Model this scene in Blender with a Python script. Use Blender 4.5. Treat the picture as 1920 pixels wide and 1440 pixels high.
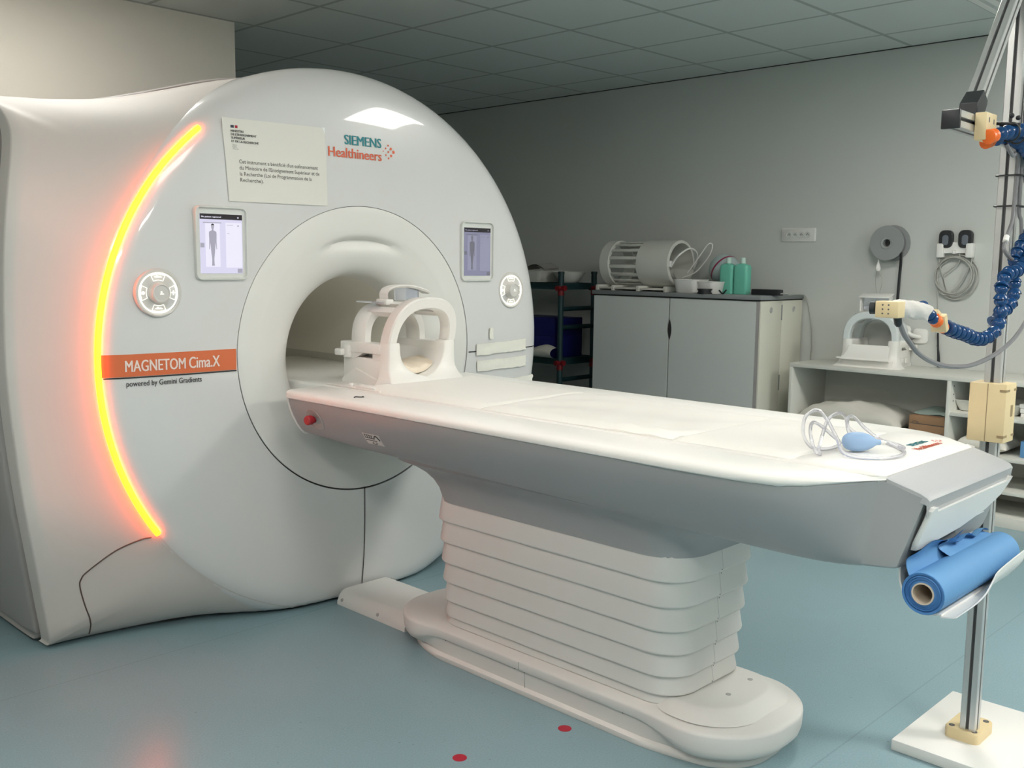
import bpy, bmesh, math, random
from mathutils import Vector, Matrix
S = bpy.context.scene
COL = S.collection
for o in list(bpy.data.objects): bpy.data.objects.remove(o)
R = math.radians
random.seed(4)

# ------------------------------------------------------------------ camera
cam = bpy.data.cameras.new('camera'); camo = bpy.data.objects.new('camera', cam); COL.objects.link(camo)
yaw, pitch, roll = R(45.68), R(7.03), R(.665)
_f = Vector((math.sin(yaw)*math.cos(pitch), math.cos(yaw)*math.cos(pitch), -math.sin(pitch)))
_r = Vector((math.cos(yaw), -math.sin(yaw), 0)); _u = _r.cross(_f)
_r2 = _r*math.cos(roll) + _u*math.sin(roll); _u2 = _u*math.cos(roll) - _r*math.sin(roll)
camo.matrix_world = Matrix(((_r2.x, _u2.x, -_f.x, 0), (_r2.y, _u2.y, -_f.y, 0), (_r2.z, _u2.z, -_f.z, 1.32), (0, 0, 0, 1)))
cam.sensor_width = 36; cam.lens = 1847/1920*36; cam.clip_start = .05
S.camera = camo
# ------------------------------------------------------------------ world, exposure, light levels
w = bpy.data.worlds.new('world'); S.world = w; w.use_nodes = True
w.node_tree.nodes['Background'].inputs[0].default_value = (.9, 1, .97, 1)
w.node_tree.nodes['Background'].inputs[1].default_value = .05
S.view_settings.view_transform = 'Standard'; S.view_settings.look = 'None'
S.view_settings.gamma = 1; S.view_settings.use_curve_mapping = False
S.view_settings.exposure = 0.70
# ceiling lamps, some of them added fill: x, y, strength, label
LAMPS = [(3.845, 1.539, 17.0, 'square ceiling light panel over the right side of the patient table'),
         (1.445, 1.539, 8.0, 'square ceiling light panel between the camera and the scanner face'),
         (-.355, 1.539, 14.0, 'unseen fill light panel added at the far left of the room'),  # added out of view to fill the left-facing sides
         (-.355, -.261, 24.0, 'unseen fill light panel added to the left behind the viewpoint'),  # added behind the camera to fill the front-facing sides
         (1.445, -.861, 24.0, 'square ceiling light panel straight behind the viewpoint'),
         (3.845, -.861, 50.0, 'square ceiling light panel beyond the foot end of the table'),
         (1.445, 3.939, 8.0, 'unseen fill light panel added above the rear of the scanner')]  # added to brighten the panel wall behind the scanner
CEIL = 2.567

# ------------------------------------------------------------------ materials
def mat(name, col, rough=.45, metal=0, bump=0, bscale=60, coat=0, emit=None, es=0, trans=0, ior=1.45, var=0, vscale=8, alpha=1, spec=.5):
    m = bpy.data.materials.new(name); m.use_nodes = True
    nt = m.node_tree; b = nt.nodes['Principled BSDF']
    b.inputs['Base Color'].default_value = (*col, 1); b.inputs['Roughness'].default_value = rough
    b.inputs['Metallic'].default_value = metal; b.inputs['IOR'].default_value = ior
    b.inputs['Specular IOR Level'].default_value = spec
    if coat: b.inputs['Coat Weight'].default_value = coat; b.inputs['Coat Roughness'].default_value = .03
    if trans: b.inputs['Transmission Weight'].default_value = trans
    if alpha < 1: b.inputs['Alpha'].default_value = alpha
    if emit: b.inputs['Emission Color'].default_value = (*emit, 1); b.inputs['Emission Strength'].default_value = es
    tc = nt.nodes.new('ShaderNodeTexCoord')
    if bump:
        n = nt.nodes.new('ShaderNodeTexNoise'); n.inputs['Scale'].default_value = bscale; n.inputs['Detail'].default_value = 4
        nt.links.new(tc.outputs['Object'], n.inputs['Vector'])
        bp = nt.nodes.new('ShaderNodeBump'); bp.inputs['Strength'].default_value = bump; bp.inputs['Distance'].default_value = .01
        nt.links.new(n.outputs['Fac'], bp.inputs['Height']); nt.links.new(bp.outputs['Normal'], b.inputs['Normal'])
    if var:
        n = nt.nodes.new('ShaderNodeTexNoise'); n.inputs['Scale'].default_value = vscale; n.inputs['Detail'].default_value = 5
        nt.links.new(tc.outputs['Object'], n.inputs['Vector'])
        r = nt.nodes.new('ShaderNodeMapRange'); r.inputs['To Min'].default_value = 1-var; r.inputs['To Max'].default_value = 1+var
        nt.links.new(n.outputs['Fac'], r.inputs['Value'])
        h = nt.nodes.new('ShaderNodeHueSaturation'); h.inputs['Color'].default_value = (*col, 1)
        nt.links.new(r.outputs['Result'], h.inputs['Value']); nt.links.new(h.outputs['Color'], b.inputs['Base Color'])
    return m
def floor_mat():
    m = mat('vinyl_floor', (.235, .345, .385), .3, bump=.02, bscale=90)
    nt = m.node_tree; b = nt.nodes['Principled BSDF']; tc = nt.nodes.new('ShaderNodeTexCoord')
    n1 = nt.nodes.new('ShaderNodeTexNoise'); n1.inputs['Scale'].default_value = 2.2; n1.inputs['Detail'].default_value = 4
    n2 = nt.nodes.new('ShaderNodeTexNoise'); n2.inputs['Scale'].default_value = 210; n2.inputs['Detail'].default_value = 2
    n3 = nt.nodes.new('ShaderNodeTexVoronoi'); n3.inputs['Scale'].default_value = 14
    for n in (n1, n2, n3): nt.links.new(tc.outputs['Object'], n.inputs['Vector'])
    r1 = nt.nodes.new('ShaderNodeValToRGB'); r1.color_ramp.elements[0].color = (.215, .325, .365, 1); r1.color_ramp.elements[1].color = (.255, .37, .41, 1)
    nt.links.new(n1.outputs['Fac'], r1.inputs['Fac'])
    r2 = nt.nodes.new('ShaderNodeMapRange'); r2.inputs['From Min'].default_value = .3; r2.inputs['From Max'].default_value = .7
    r2.inputs['To Min'].default_value = .9; r2.inputs['To Max'].default_value = 1.08
    nt.links.new(n2.outputs['Fac'], r2.inputs['Value'])
    r3 = nt.nodes.new('ShaderNodeMapRange'); r3.inputs['From Min'].default_value = .03; r3.inputs['From Max'].default_value = .06
    r3.inputs['To Min'].default_value = .72; r3.inputs['To Max'].default_value = 1
    nt.links.new(n3.outputs['Distance'], r3.inputs['Value'])
    mu = nt.nodes.new('ShaderNodeMath'); mu.operation = 'MULTIPLY'
    nt.links.new(r2.outputs['Result'], mu.inputs[0]); nt.links.new(r3.outputs['Result'], mu.inputs[1])
    # welded joints between the vinyl sheets: every 1.9 m across y
    sp = nt.nodes.new('ShaderNodeSeparateXYZ'); nt.links.new(tc.outputs['Object'], sp.inputs[0])
    ad = nt.nodes.new('ShaderNodeMath'); ad.operation = 'SUBTRACT'; ad.inputs[1].default_value = 1.149; nt.links.new(sp.outputs['Y'], ad.inputs[0])
    pp = nt.nodes.new('ShaderNodeMath'); pp.operation = 'PINGPONG'; pp.inputs[1].default_value = .95; nt.links.new(ad.outputs[0], pp.inputs[0])
    gt = nt.nodes.new('ShaderNodeMapRange'); gt.inputs['From Min'].default_value = .001; gt.inputs['From Max'].default_value = .004
    gt.inputs['To Min'].default_value = .82; gt.inputs['To Max'].default_value = 1; nt.links.new(pp.outputs[0], gt.inputs['Value'])
    m2 = nt.nodes.new('ShaderNodeMath'); m2.operation = 'MULTIPLY'; nt.links.new(mu.outputs[0], m2.inputs[0]); nt.links.new(gt.outputs[0], m2.inputs[1])
    h = nt.nodes.new('ShaderNodeHueSaturation'); nt.links.new(r1.outputs['Color'], h.inputs['Color']); nt.links.new(m2.outputs[0], h.inputs['Value'])
    nt.links.new(h.outputs['Color'], b.inputs['Base Color'])
    return m
def ceiling_mat():
    m = mat('ceiling_tiles', (.62, .655, .63), .8, bump=.03, bscale=150)
    nt = m.node_tree; b = nt.nodes['Principled BSDF']; tc = nt.nodes.new('ShaderNodeTexCoord')
    sp = nt.nodes.new('ShaderNodeSeparateXYZ'); nt.links.new(tc.outputs['Object'], sp.inputs[0])
    outs = []
    for ax, off in (('X', 5.345), ('Y', 4.839)):
        a = nt.nodes.new('ShaderNodeMath'); a.operation = 'SUBTRACT'; a.inputs[1].default_value = off; nt.links.new(sp.outputs[ax], a.inputs[0])
        p = nt.nodes.new('ShaderNodeMath'); p.operation = 'PINGPONG'; p.inputs[1].default_value = .3; nt.links.new(a.outputs[0], p.inputs[0])
        l = nt.nodes.new('ShaderNodeMath'); l.operation = 'GREATER_THAN'; l.inputs[1].default_value = .012; nt.links.new(p.outputs[0], l.inputs[0])
        outs.append(l)
    mi = nt.nodes.new('ShaderNodeMath'); mi.operation = 'MULTIPLY'; nt.links.new(outs[0].outputs[0], mi.inputs[0]); nt.links.new(outs[1].outputs[0], mi.inputs[1])
    mx = nt.nodes.new('ShaderNodeMix'); mx.data_type = 'RGBA'; mx.inputs[6].default_value = (.40, .43, .41, 1); mx.inputs[7].default_value = (.62, .655, .63, 1)
    nt.links.new(mi.outputs[0], mx.inputs[0]); nt.links.new(mx.outputs[2], b.inputs['Base Color'])
    return m
M = {}
M['cover'] = mat('scanner_gloss_white', (.66, .66, .655), .3, coat=.6)
M['ring'] = mat('scanner_warm_white', (.72, .71, .68), .4)
M['shell'] = mat('scanner_shell_white', (.60, .565, .535), .55)
M['sidegrey'] = mat('scanner_side_grey', (.36, .34, .33), .5)
M['bore'] = mat('bore_lining', (.74, .72, .64), .5)
M['boretrim'] = mat('bore_trim', (.5, .49, .44), .5)
M['white'] = mat('white_plastic', (.80, .79, .765), .4)
M['table'] = mat('table_white', (.82, .81, .78), .35)
M['pad'] = mat('pad_vinyl', (.84, .825, .78), .45, bump=.04, bscale=9)
M['grey'] = mat('table_grey', (.335, .345, .35), .42)
M['greytop'] = mat('table_end_grey', (.40, .41, .425), .5, bump=.03, bscale=260)
M['bellow'] = mat('pedestal_white', (.70, .685, .66), .5)
M['recess'] = mat('recess_grey_and_shade', (.40, .395, .385), .55)
M['coil'] = mat('coil_white', (.80, .785, .75), .35)
M['coilglass'] = mat('coil_clear_plastic', (.85, .88, .95), .08, trans=.85, ior=1.2)
M['cream'] = mat('cushion_cream', (.80, .70, .57), .5, bump=.15, bscale=30)
M['dark'] = mat('dark_gap', (.03, .03, .03), .7)
M['black'] = mat('black_plastic', (.02, .022, .025), .4)
M['ink'] = mat('printed_ink', (.05, .05, .055), .6)
M['greyink'] = mat('grey_ink', (.2, .2, .21), .6)
M['teal'] = mat('teal_print', (.02, .23, .27), .5)
M['orangeprint'] = mat('orange_print', (.72, .14, .07), .5)
M['stripe'] = mat('orange_stripe', (.68, .16, .06), .4)
M['stripetext'] = mat('stripe_text', (.85, .72, .66), .5)
M['strip'] = mat('light_strip_glow', (.9, .4, .1), .5, emit=(1, .10, .0005), es=21)
M['paper'] = mat('paper_sheet', (.74, .725, .67), .6)
M['tape'] = mat('paper_tape', (.80, .785, .71), .6, bump=.2, bscale=40)
M['shiny'] = mat('clear_tape', (.9, .9, .9), .05)
M['bezel'] = mat('display_bezel', (.66, .67, .64), .4)
M['screen'] = mat('screen_bright', (.05, .05, .06), .2, emit=(.66, .64, .82), es=.62)
M['screen2'] = mat('screen_panel', (.05, .05, .06), .2, emit=(.76, .74, .86), es=.66)
M['screendark'] = mat('screen_dark_bar', (.03, .025, .03), .2)
M['figure'] = mat('screen_figure', (.05, .05, .06), .3, emit=(.36, .35, .42), es=.6)
M['dim'] = mat('screen_dim', (.05, .05, .06), .2, emit=(.20, .20, .30), es=.6)
M['dim2'] = mat('screen_dim_panel', (.05, .05, .06), .2, emit=(.26, .26, .36), es=.6)
M['dimfigure'] = mat('screen_dim_figure', (.05, .05, .06), .3, emit=(.12, .12, .15), es=.6)
M['glow'] = mat('dial_glow', (.9, .9, .85), .4, emit=(1, .95, .82), es=.75)
M['dial'] = mat('dial_grey', (.62, .60, .575), .35)
M['red'] = mat('red_knob', (.36, .02, .03), .35)
M['reddot'] = mat('red_floor_dot', (.40, .012, .035), .5)
M['wall'] = mat('wall_paint', (.58, .595, .57), .75, bump=.03, bscale=120)
M['column'] = mat('panel_wall', (.84, .79, .71), .6, bump=.05, bscale=40)
M['floor'] = floor_mat(); M['ceiling'] = ceiling_mat()
M['lamp'] = mat('lamp_diffuser', (.9, .9, .9), .5, emit=(1, .97, .90), es=1)
M['cabgrey'] = mat('cabinet_door_grey', (.60, .62, .605), .5)
M['cabside'] = mat('cabinet_side_cream', (.66, .65, .56), .5)
M['worktop'] = mat('cabinet_worktop_grey', (.22, .235, .24), .4)
M['shelf'] = mat('shelf_white', (.66, .66, .61), .5)
M['alu'] = mat('aluminium', (.62, .62, .61), .35, metal=.75)
M['slot'] = mat('profile_slot', (.10, .10, .105), .5)
M['beige'] = mat('beige_plastic', (.72, .58, .34), .5, var=.06, vscale=25)
M['hose'] = mat('blue_hose', (.008, .055, .17), .25)
M['orange'] = mat('orange_plastic', (.85, .16, .02), .4)
M['cloth'] = mat('white_cloth', (.62, .595, .57), .8, bump=.3, bscale=18)
M['cable'] = mat('grey_cable', (.19, .19, .20), .5)
M['cablelight'] = mat('light_grey_cable', (.40, .40, .37), .5)
M['spool'] = mat('grey_spool', (.30, .31, .31), .5)
M['drape'] = mat('blue_drape', (.12, .30, .56), .6, bump=.1, bscale=20)
M['drape2'] = mat('blue_drape_edge', (.055, .18, .42), .7)
M['card'] = mat('cardboard', (.34, .20, .11), .7, bump=.05, bscale=50)
M['tube'] = mat('card_core', (.55, .47, .38), .7)
M['bulb'] = mat('blue_rubber', (.30, .45, .68), .5)
M['clear'] = mat('clear_tube', (.93, .93, .98), .1, trans=.75, ior=1.3)
M['green'] = mat('teal_gel', (.20, .64, .50), .2, trans=.15, ior=1.3)
M['capw'] = mat('bottle_cap', (.55, .72, .65), .4)
M['pillow'] = mat('pillow_cloth', (.64, .62, .56), .85, bump=.25, bscale=10)
M['navy'] = mat('navy_fabric', (.05, .06, .09), .8)
M['darkteal'] = mat('dark_teal_rack', (.008, .032, .036), .5)
M['redjoint'] = mat('red_joint', (.16, .006, .010), .5)
M['bluebox'] = mat('blue_box', (.006, .008, .10), .4)
M['greencloth'] = mat('pale_green_cloth', (.36, .44, .40), .9)
M['ball'] = mat('pale_ball', (.42, .52, .52), .3)
M['magenta'] = mat('magenta_band', (.30, .03, .09), .4)
M['bluestand'] = mat('blue_stand', (.01, .05, .22), .4)
M['visor'] = mat('coil_blue_visor', (.64, .68, .68), .3)
M['led'] = mat('transducer_grey', (.14, .16, .19), .35)

# ------------------------------------------------------------------ mesh helpers
class B:
    def __init__(s): s.v = []; s.f = []; s.mi = []
    def add(s, vs, fs, m=0):
        k = len(s.v); s.v += [tuple(v) for v in vs]; s.f += [tuple(i+k for i in f) for f in fs]; s.mi += [m]*len(fs); return s
    def bm(s, bm, mtx=None, m=0):
        bm.verts.index_update()
        s.add([(mtx @ v.co) if mtx else v.co.copy() for v in bm.verts], [[v.index for v in f.verts] for f in bm.faces], m); bm.free(); return s
    def box(s, c, d, bev=0, seg=2, rot=None, m=0):
        b = bmesh.new(); bmesh.ops.create_cube(b, size=1)
        bmesh.ops.scale(b, vec=d, verts=b.verts)
        if bev: bmesh.ops.bevel(b, geom=list(b.edges), offset=bev, segments=seg, affect='EDGES', profile=.5)
        mt = Matrix.Translation(c)
        if rot: mt = mt @ rot
        return s.bm(b, mt, m)
    def bx(s, x0, x1, y0, y1, z0, z1, bev=0, seg=2, m=0):
        return s.box(((x0+x1)/2, (y0+y1)/2, (z0+z1)/2), (abs(x1-x0), abs(y1-y0), abs(z1-z0)), bev, seg, None, m)
    def loft(s, rings, closed=True, cap0=False, cap1=False, m=0):
        n = len(rings[0]); vs = [p for r in rings for p in r]; fs = []
        for i in range(len(rings)-1):
            for j in range(n if closed else n-1):
                k = (j+1) % n; fs.append((i*n+j, i*n+k, (i+1)*n+k, (i+1)*n+j))
        if cap0: fs.append(tuple(range(n))[::-1])
        if cap1: fs.append(tuple((len(rings)-1)*n+j for j in range(n)))
        return s.add(vs, fs, m)
    def tube(s, pts, r, n=8, closed=False, m=0):
        pts = [Vector(p) for p in pts]; N = len(pts); rings = []
        up = None
        for i in range(N):
            if closed: t = pts[(i+1) % N]-pts[i-1]
            else: t = pts[min(i+1, N-1)]-pts[max(i-1, 0)]
            t.normalize()
            if up is None:
                up = Vector((0, 0, 1)) if abs(t.z) < .9 else Vector((1, 0, 0))
            up = (up-t*up.dot(t)).normalized(); sd = t.cross(up)
            rr = r[i] if isinstance(r, (list, tuple)) else r
            rings.append([pts[i]+(up*math.cos(a)+sd*math.sin(a))*rr for a in [2*math.pi*k/n for k in range(n)]])
        if closed: rings.append(rings[0]); return s.loft(rings, True, False, False, m)
        return s.loft(rings, True, True, True, m)
    def lathe(s, prof, org=(0, 0, 0), axis=(0, 0, 1), n=32, cap0=False, cap1=False, m=0, a0=0, a1=360):
        a = Vector(axis).normalized(); o = Vector(org)
        u = a.orthogonal().normalized(); v = a.cross(u); rings = []
        for r, h in prof: rings.append([o+a*h+(u*math.cos(t)+v*math.sin(t))*r for t in [2*math.pi*k/n for k in range(n)]])
        return s.loft(rings, True, cap0, cap1, m)
    def cyl(s, p0, p1, r, n=20, m=0, bev=0):
        p0 = Vector(p0); p1 = Vector(p1); L = (p1-p0).length
        pr = [(r, 0), (r, L)] if not bev else [(r-bev, 0), (r, bev), (r, L-bev), (r-bev, L)]
        return s.lathe(pr, p0, p1-p0, n, True, True, m)
    def ball(s, c, d, n=20, k=12, m=0, rot=None):
        b = bmesh.new(); bmesh.ops.create_uvsphere(b, u_segments=n, v_segments=k, radius=.5)
        bmesh.ops.scale(b, vec=d, verts=b.verts); mt = Matrix.Translation(c)
        if rot: mt = mt @ rot
        return s.bm(b, mt, m)
    def prism(s, pts, plane, a, b, m=0):
        # pts 2D outline; plane 'xz' extrudes along y from a to b, 'xy' along z, 'yz' along x
        def P(p, t): return {'xz': (p[0], t, p[1]), 'xy': (p[0], p[1], t), 'yz': (t, p[0], p[1])}[plane]
        return s.loft([[P(p, a) for p in pts], [P(p, b) for p in pts]], True, True, True, m)
    def grid(s, fn, nu, nv, m=0):
        vs = [fn(i/nu, j/nv) for i in range(nu+1) for j in range(nv+1)]
        return s.add(vs, [(i*(nv+1)+j, (i+1)*(nv+1)+j, (i+1)*(nv+1)+j+1, i*(nv+1)+j+1) for i in range(nu) for j in range(nv)], m)
def origin(p):
    o = Vector((0, 0, 0))
    while p is not None: o += Vector(p.location); p = p.parent
    return o
def obj(name, b, m, parent=None, sharp=38, label=None, recalc=True):
    me = bpy.data.meshes.new(name); org = origin(parent)
    me.from_pydata([tuple(Vector(v)-org) for v in b.v], [], b.f)
    ms = m if isinstance(m, (list, tuple)) else [m]
    for x in ms: me.materials.append(M[x] if isinstance(x, str) else x)
    if len(ms) > 1: me.polygons.foreach_set('material_index', b.mi)
    if recalc:
        q = bmesh.new(); q.from_mesh(me); bmesh.ops.remove_doubles(q, verts=q.verts, dist=1e-6); bmesh.ops.recalc_face_normals(q, faces=q.faces); q.to_mesh(me); q.free()
    me.polygons.foreach_set('use_smooth', [True]*len(me.polygons)); me.set_sharp_from_angle(angle=R(sharp)); me.update()
    o = bpy.data.objects.new(name, me); COL.objects.link(o)
    if parent is not None: o.parent = parent
    if label: o['label'] = label
    return o
def thing(name, label, cat, loc, group=None, rz=0):
    o = bpy.data.objects.new(name, None); COL.objects.link(o); o.location = loc; o.empty_display_size = .05
    o.rotation_euler = (0, 0, rz)
    o['label'] = label; o['category'] = cat
    if group: o['group'] = group
    return o
def tag(o, label, cat, group=None):
    o['label'] = label; o['category'] = cat
    if group: o['group'] = group
    # put the mesh origin at the base of the thing
    c = [Vector(v) for v in o.bound_box]; lo = Vector((sum(v.x for v in c)/8, sum(v.y for v in c)/8, min(v.z for v in c)))
    o.data.transform(Matrix.Translation(-lo)); o.location = o.location+lo
    return o
def struct(name, b, m, **k):
    o = obj(name, b, m, **k); o['kind'] = 'structure'; return o
def rrect(w, h, r, n=6, cx=0, cy=0):
    out = []
    for sx, sy, a0 in ((1, 1, 0), (-1, 1, 90), (-1, -1, 180), (1, -1, 270)):
        for k in range(n+1):
            a = R(a0+90*k/n); out.append((cx+sx*(w/2-r)+r*math.cos(a), cy+sy*(h/2-r)+r*math.sin(a)))
    return out
def cr(pts, k=6, closed=False):
    P = [Vector(p) for p in pts]; n = len(P); out = []
    for i in range(n if closed else n-1):
        p0 = P[i-1] if (i > 0 or closed) else P[0]*2-P[1]; p1 = P[i]; p2 = P[(i+1) % n]
        p3 = P[(i+2) % n] if (i+2 < n or closed) else P[-1]*2-P[-2]
        for j in range(k):
            t = j/k; out.append(.5*((2*p1)+(p2-p0)*t+(2*p0-5*p1+4*p2-p3)*t*t+(3*p1-p0-3*p2+p3)*t**3))
    if not closed: out.append(P[-1])
    return out
def lerp1(x, xs, ys):
    if x <= xs[0]: return ys[0]
    for i in range(len(xs)-1):
        if x <= xs[i+1]: return ys[i]+(ys[i+1]-ys[i])*(x-xs[i])/(xs[i+1]-xs[i])
    return ys[-1]
def text(name, s, org, U, V, width, m, parent, bold=0, conform=None, height=None, align=0, label=None):
    cu = bpy.data.curves.new(name, 'FONT'); cu.body = s; cu.size = 1; cu.resolution_u = 3
    t = bpy.data.objects.new(name, cu); COL.objects.link(t); bpy.context.view_layer.update()
    me = bpy.data.meshes.new_from_object(t.evaluated_get(bpy.context.evaluated_depsgraph_get()))
    bpy.data.objects.remove(t)
    xs = [v.co.x for v in me.vertices]; ys = [v.co.y for v in me.vertices]
    x0, x1 = min(xs), max(xs); k = width/(x1-x0); ky = k if height is None else height/.70   # height = capital height
    y0 = 0
    b = B(); U = Vector(U); V = Vector(V); org = Vector(org); vs = []
    for v in me.vertices:
        p = org+U*((v.co.x-x0)*k)+V*((v.co.y-y0)*ky)
        if conform: p = conform(p)
        vs.append(p)
    nrm = U.cross(V).normalized()
    for i, s in enumerate((0,) if not bold else (-1, -.33, .33, 1)): b.add([p+U*(s*bold*k)+nrm*(i*.00025) for p in vs], [tuple(q.vertices) for q in me.polygons])
    bpy.data.meshes.remove(me)
    return obj(name, b, m, parent, recalc=False, label=label)

# ------------------------------------------------------------------ room
WX = 5.714
struct('floor', B().bx(-1.8, WX+.1, -2.8, 7.2, -.1, 0), 'floor')
struct('ceiling', B().bx(-1.8, WX+.1, -2.8, 7.2, CEIL, CEIL+.1), 'ceiling')
struct('wall_right', B().bx(WX, WX+.1, -2.8, 7.2, 0, CEIL), 'wall')
struct('wall_left', B().bx(-1.9, -1.8, -2.8, 7.2, 0, CEIL), 'wall')
struct('wall_front', B().bx(-1.8, WX, -2.9, -2.8, 0, CEIL), 'wall')
struct('wall_back', B().bx(-1.8, WX, 7.2, 7.3, 0, CEIL), 'wall')
struct('wall_column', B().bx(-1.8, 2.835, 4.86, 7.2, 0, CEIL), 'column')
struct('trim_1', B().bx(WX-.006, WX, -2.8, 7.2, CEIL-.005, CEIL), 'dark')

for x, y, st, lb in LAMPS:
    t = thing('ceiling_light', lb, 'ceiling light', (x, y, CEIL-.02), 'square ceiling light panels')
    fr = B()
    for a, bb, c, d in ((-.3, .3, -.3, -.28), (-.3, .3, .28, .3), (-.3, -.28, -.28, .28), (.28, .3, -.28, .28)):
        fr.bx(x+a, x+bb, y+c, y+d, CEIL-.014, CEIL)
    obj('frame', fr, 'white', t)
    lm = M['lamp'].copy(); lm.node_tree.nodes['Principled BSDF'].inputs['Emission Strength'].default_value = st
    obj('diffuser', B().bx(x-.28, x+.28, y-.28, y+.28, CEIL-.008, CEIL-.001), lm, t)
t = thing('ceiling_vent', 'square ceiling air vent with stepped frame above the white shelf unit', 'vent', (5.045, 1.539, CEIL-.03))
v = B()
for k, (q, z) in enumerate(((.29, .012), (.22, .02), (.15, .026))):
    for a, bb, c, d in ((-q, q, -q, -q+.035), (-q, q, q-.035, q), (-q, -q+.035, -q+.035, q-.035), (q-.035, q, -q+.035, q-.035)):
        v.bx(5.045+a, 5.045+bb, 1.539+c, 1.539+d, CEIL-z, CEIL)
obj('grille', v, 'white', t)

# ------------------------------------------------------------------ MRI scanner
CX, CZ, FY = 2.305, .98, 3.05
sc = thing('mri_scanner', 'large white MRI scanner with round face, open bore and glowing orange light strip', 'scanner', (CX, 3.9, 0))
PR = [.545, .60, .68, .75, .80, .85, .89, .92, .945, .96, .975, .99, 1.003, 1.015, 1.026, 1.036, 1.044, 1.05, 1.055, 1.059, 1.06, 1.06]
PY = [3.05, 3.05, 3.051, 3.0535, 3.057, 3.062, 3.0665, 3.070, 3.0735, 3.0765, 3.081, 3.087, 3.0945, 3.103, 3.113, 3.125, 3.138, 3.152, 3.17, 3.195, 3.22, 3.30]
def ysurf(x, z): return lerp1(math.hypot(x-CX, z-CZ), PR, PY)
def conf(d=.002):
    return lambda p: Vector((p.x, ysurf(p.x, p.z)-d, p.z))
ZF = .012
b = B(); NA = 144; rings = []
for r, y in [(.545, 3.075)]+list(zip(PR, PY)):
    rings.append([(CX+r*math.cos(2*math.pi*k/NA), y, max(ZF, CZ+r*math.sin(2*math.pi*k/NA))) for k in range(NA)])
b.loft(rings); obj('front_cover', b, 'cover', sc, sharp=60)
# bore ring: eccentric funnel with a crescent recess over the opening
BZ = .955
b = B(); rings = []
RP = [(.541, 3.075), (.541, 3.0515), (.537, 3.0495), (.52, 3.048), (.49, 3.0465), (.47, 3.046), (.462, 3.046), (.458, 3.0465), (.454, 3.047), (.448, 3.048), (.44, 3.049), (.43, 3.0505), (.42, 3.052), (.41, 3.0535), (.40, 3.0555), (.385, 3.059), (.37, 3.063), (.355, 3.069), (.342, 3.076), (.33, 3.085), (.32, 3.096), (.313, 3.11), (.308, 3.13), (.305, 3.16), (.303, 3.2)]
for r, y in RP:
    t = (r-.303)/(.541-.303); cz = BZ+(.982-BZ)*t; ring = []
    for k in range(NA):
        a = 2*math.pi*k/NA; x, z = CX+r*math.cos(a), cz+r*math.sin(a)
        yy = y
        da = abs(math.degrees(a)-90)/27
        rb = math.hypot(x-CX, z-BZ)
        if da < 1:
            amp = .030*(1-da*da)
            if rb < .456: yy += amp*min(1, (.4565-rb)/.006)*(1-min(1, max(0, (.448-rb)/(.035+.02*(1-da)))))
        ring.append((x, yy, z))
    rings.append(ring)
b.loft(rings); obj('bore_ring', b, 'ring', sc, sharp=50)
b = B(); b.loft([[(CX+.303*math.cos(2*math.pi*k/96), y, BZ+.303*math.sin(2*math.pi*k/96)) for k in range(96)] for y in (3.2, 3.6, 4.0, 4.55)], cap1=True)
obj('bore_lining', b, 'bore', sc)
b = B()
for sg in (-1, 1):
    pts = [(CX+sg*.2985, .90), (CX+sg*.285, .905), (CX+sg*.275, .80), (CX+sg*.25, .80)]
    b.loft([[(x, y, z) for x, z in pts] for y in (3.16, 4.5)], cap0=True, cap1=True)
b.bx(CX-.25, CX+.25, 3.1, 4.5, .80, .845)
tr = obj('bore_rail', b, 'boretrim', sc)
b = B(); b.lathe([(.016, 0), (.016, .004), (.011, .005), (.010, .001), (.006, .001), (.005, .006), (0.001, .006)], (CX-.286, 3.30, .873), (1, 0, -.05), 24)
obj('bore_fill_light', B().bx(CX-.302, CX-.2955, 3.30, 4.45, .985, 1.0), mat('bore_fill_emitter', (.8, .8, .8), .5, emit=(1, .96, .84), es=2), sc, label='added fill light line inside the bore')  # fill line added to brighten the bore lining, out of view
b = B(); b.lathe([(.016, 0), (.016, .004), (.011, .005), (.010, .001), (.006, .001), (.005, .006), (0.001, .006)], (CX-.286, 3.30, .873), (1, 0, -.05), 24)
obj('speaker_port', b, 'white', tr)
# grooves
b = B()
b.tube([(CX+.543*math.cos(2*math.pi*k/128), 3.058, .981+.543*math.sin(2*math.pi*k/128)) for k in range(128)], .0032, 6, True)
def groove(bb, pts, wd=.0016, d=.0022):
    # thin dark strip following the face between points (x,z)
    P = []
    for i in range(len(pts)-1):
        for k in range(12): P.append(Vector((pts[i][0]+(pts[i+1][0]-pts[i][0])*k/12, 0, pts[i][1]+(pts[i+1][1]-pts[i][1])*k/12)))
    P.append(Vector((pts[-1][0], 0, pts[-1][1])))
    rr = []
    for i, p in enumerate(P):
        t = (P[min(i+1, len(P)-1)]-P[max(i-1, 0)]).normalized(); n = Vector((-t.z, 0, t.x))
        q = [p+n*wd, p-n*wd]; rr.append([(v.x, ysurf(v.x, v.z)-d, v.z) for v in q])
    bb.loft(rr, closed=False)
groove(b, [(1.310, .9385), (1.757, .9385)], .0022); groove(b, [(2.855, .94), (3.315, .94)], .0022); groove(b, [(2.303, .443), (2.303, .03)], .0019)
obj('panel_seam', b, 'dark', sc)
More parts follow.
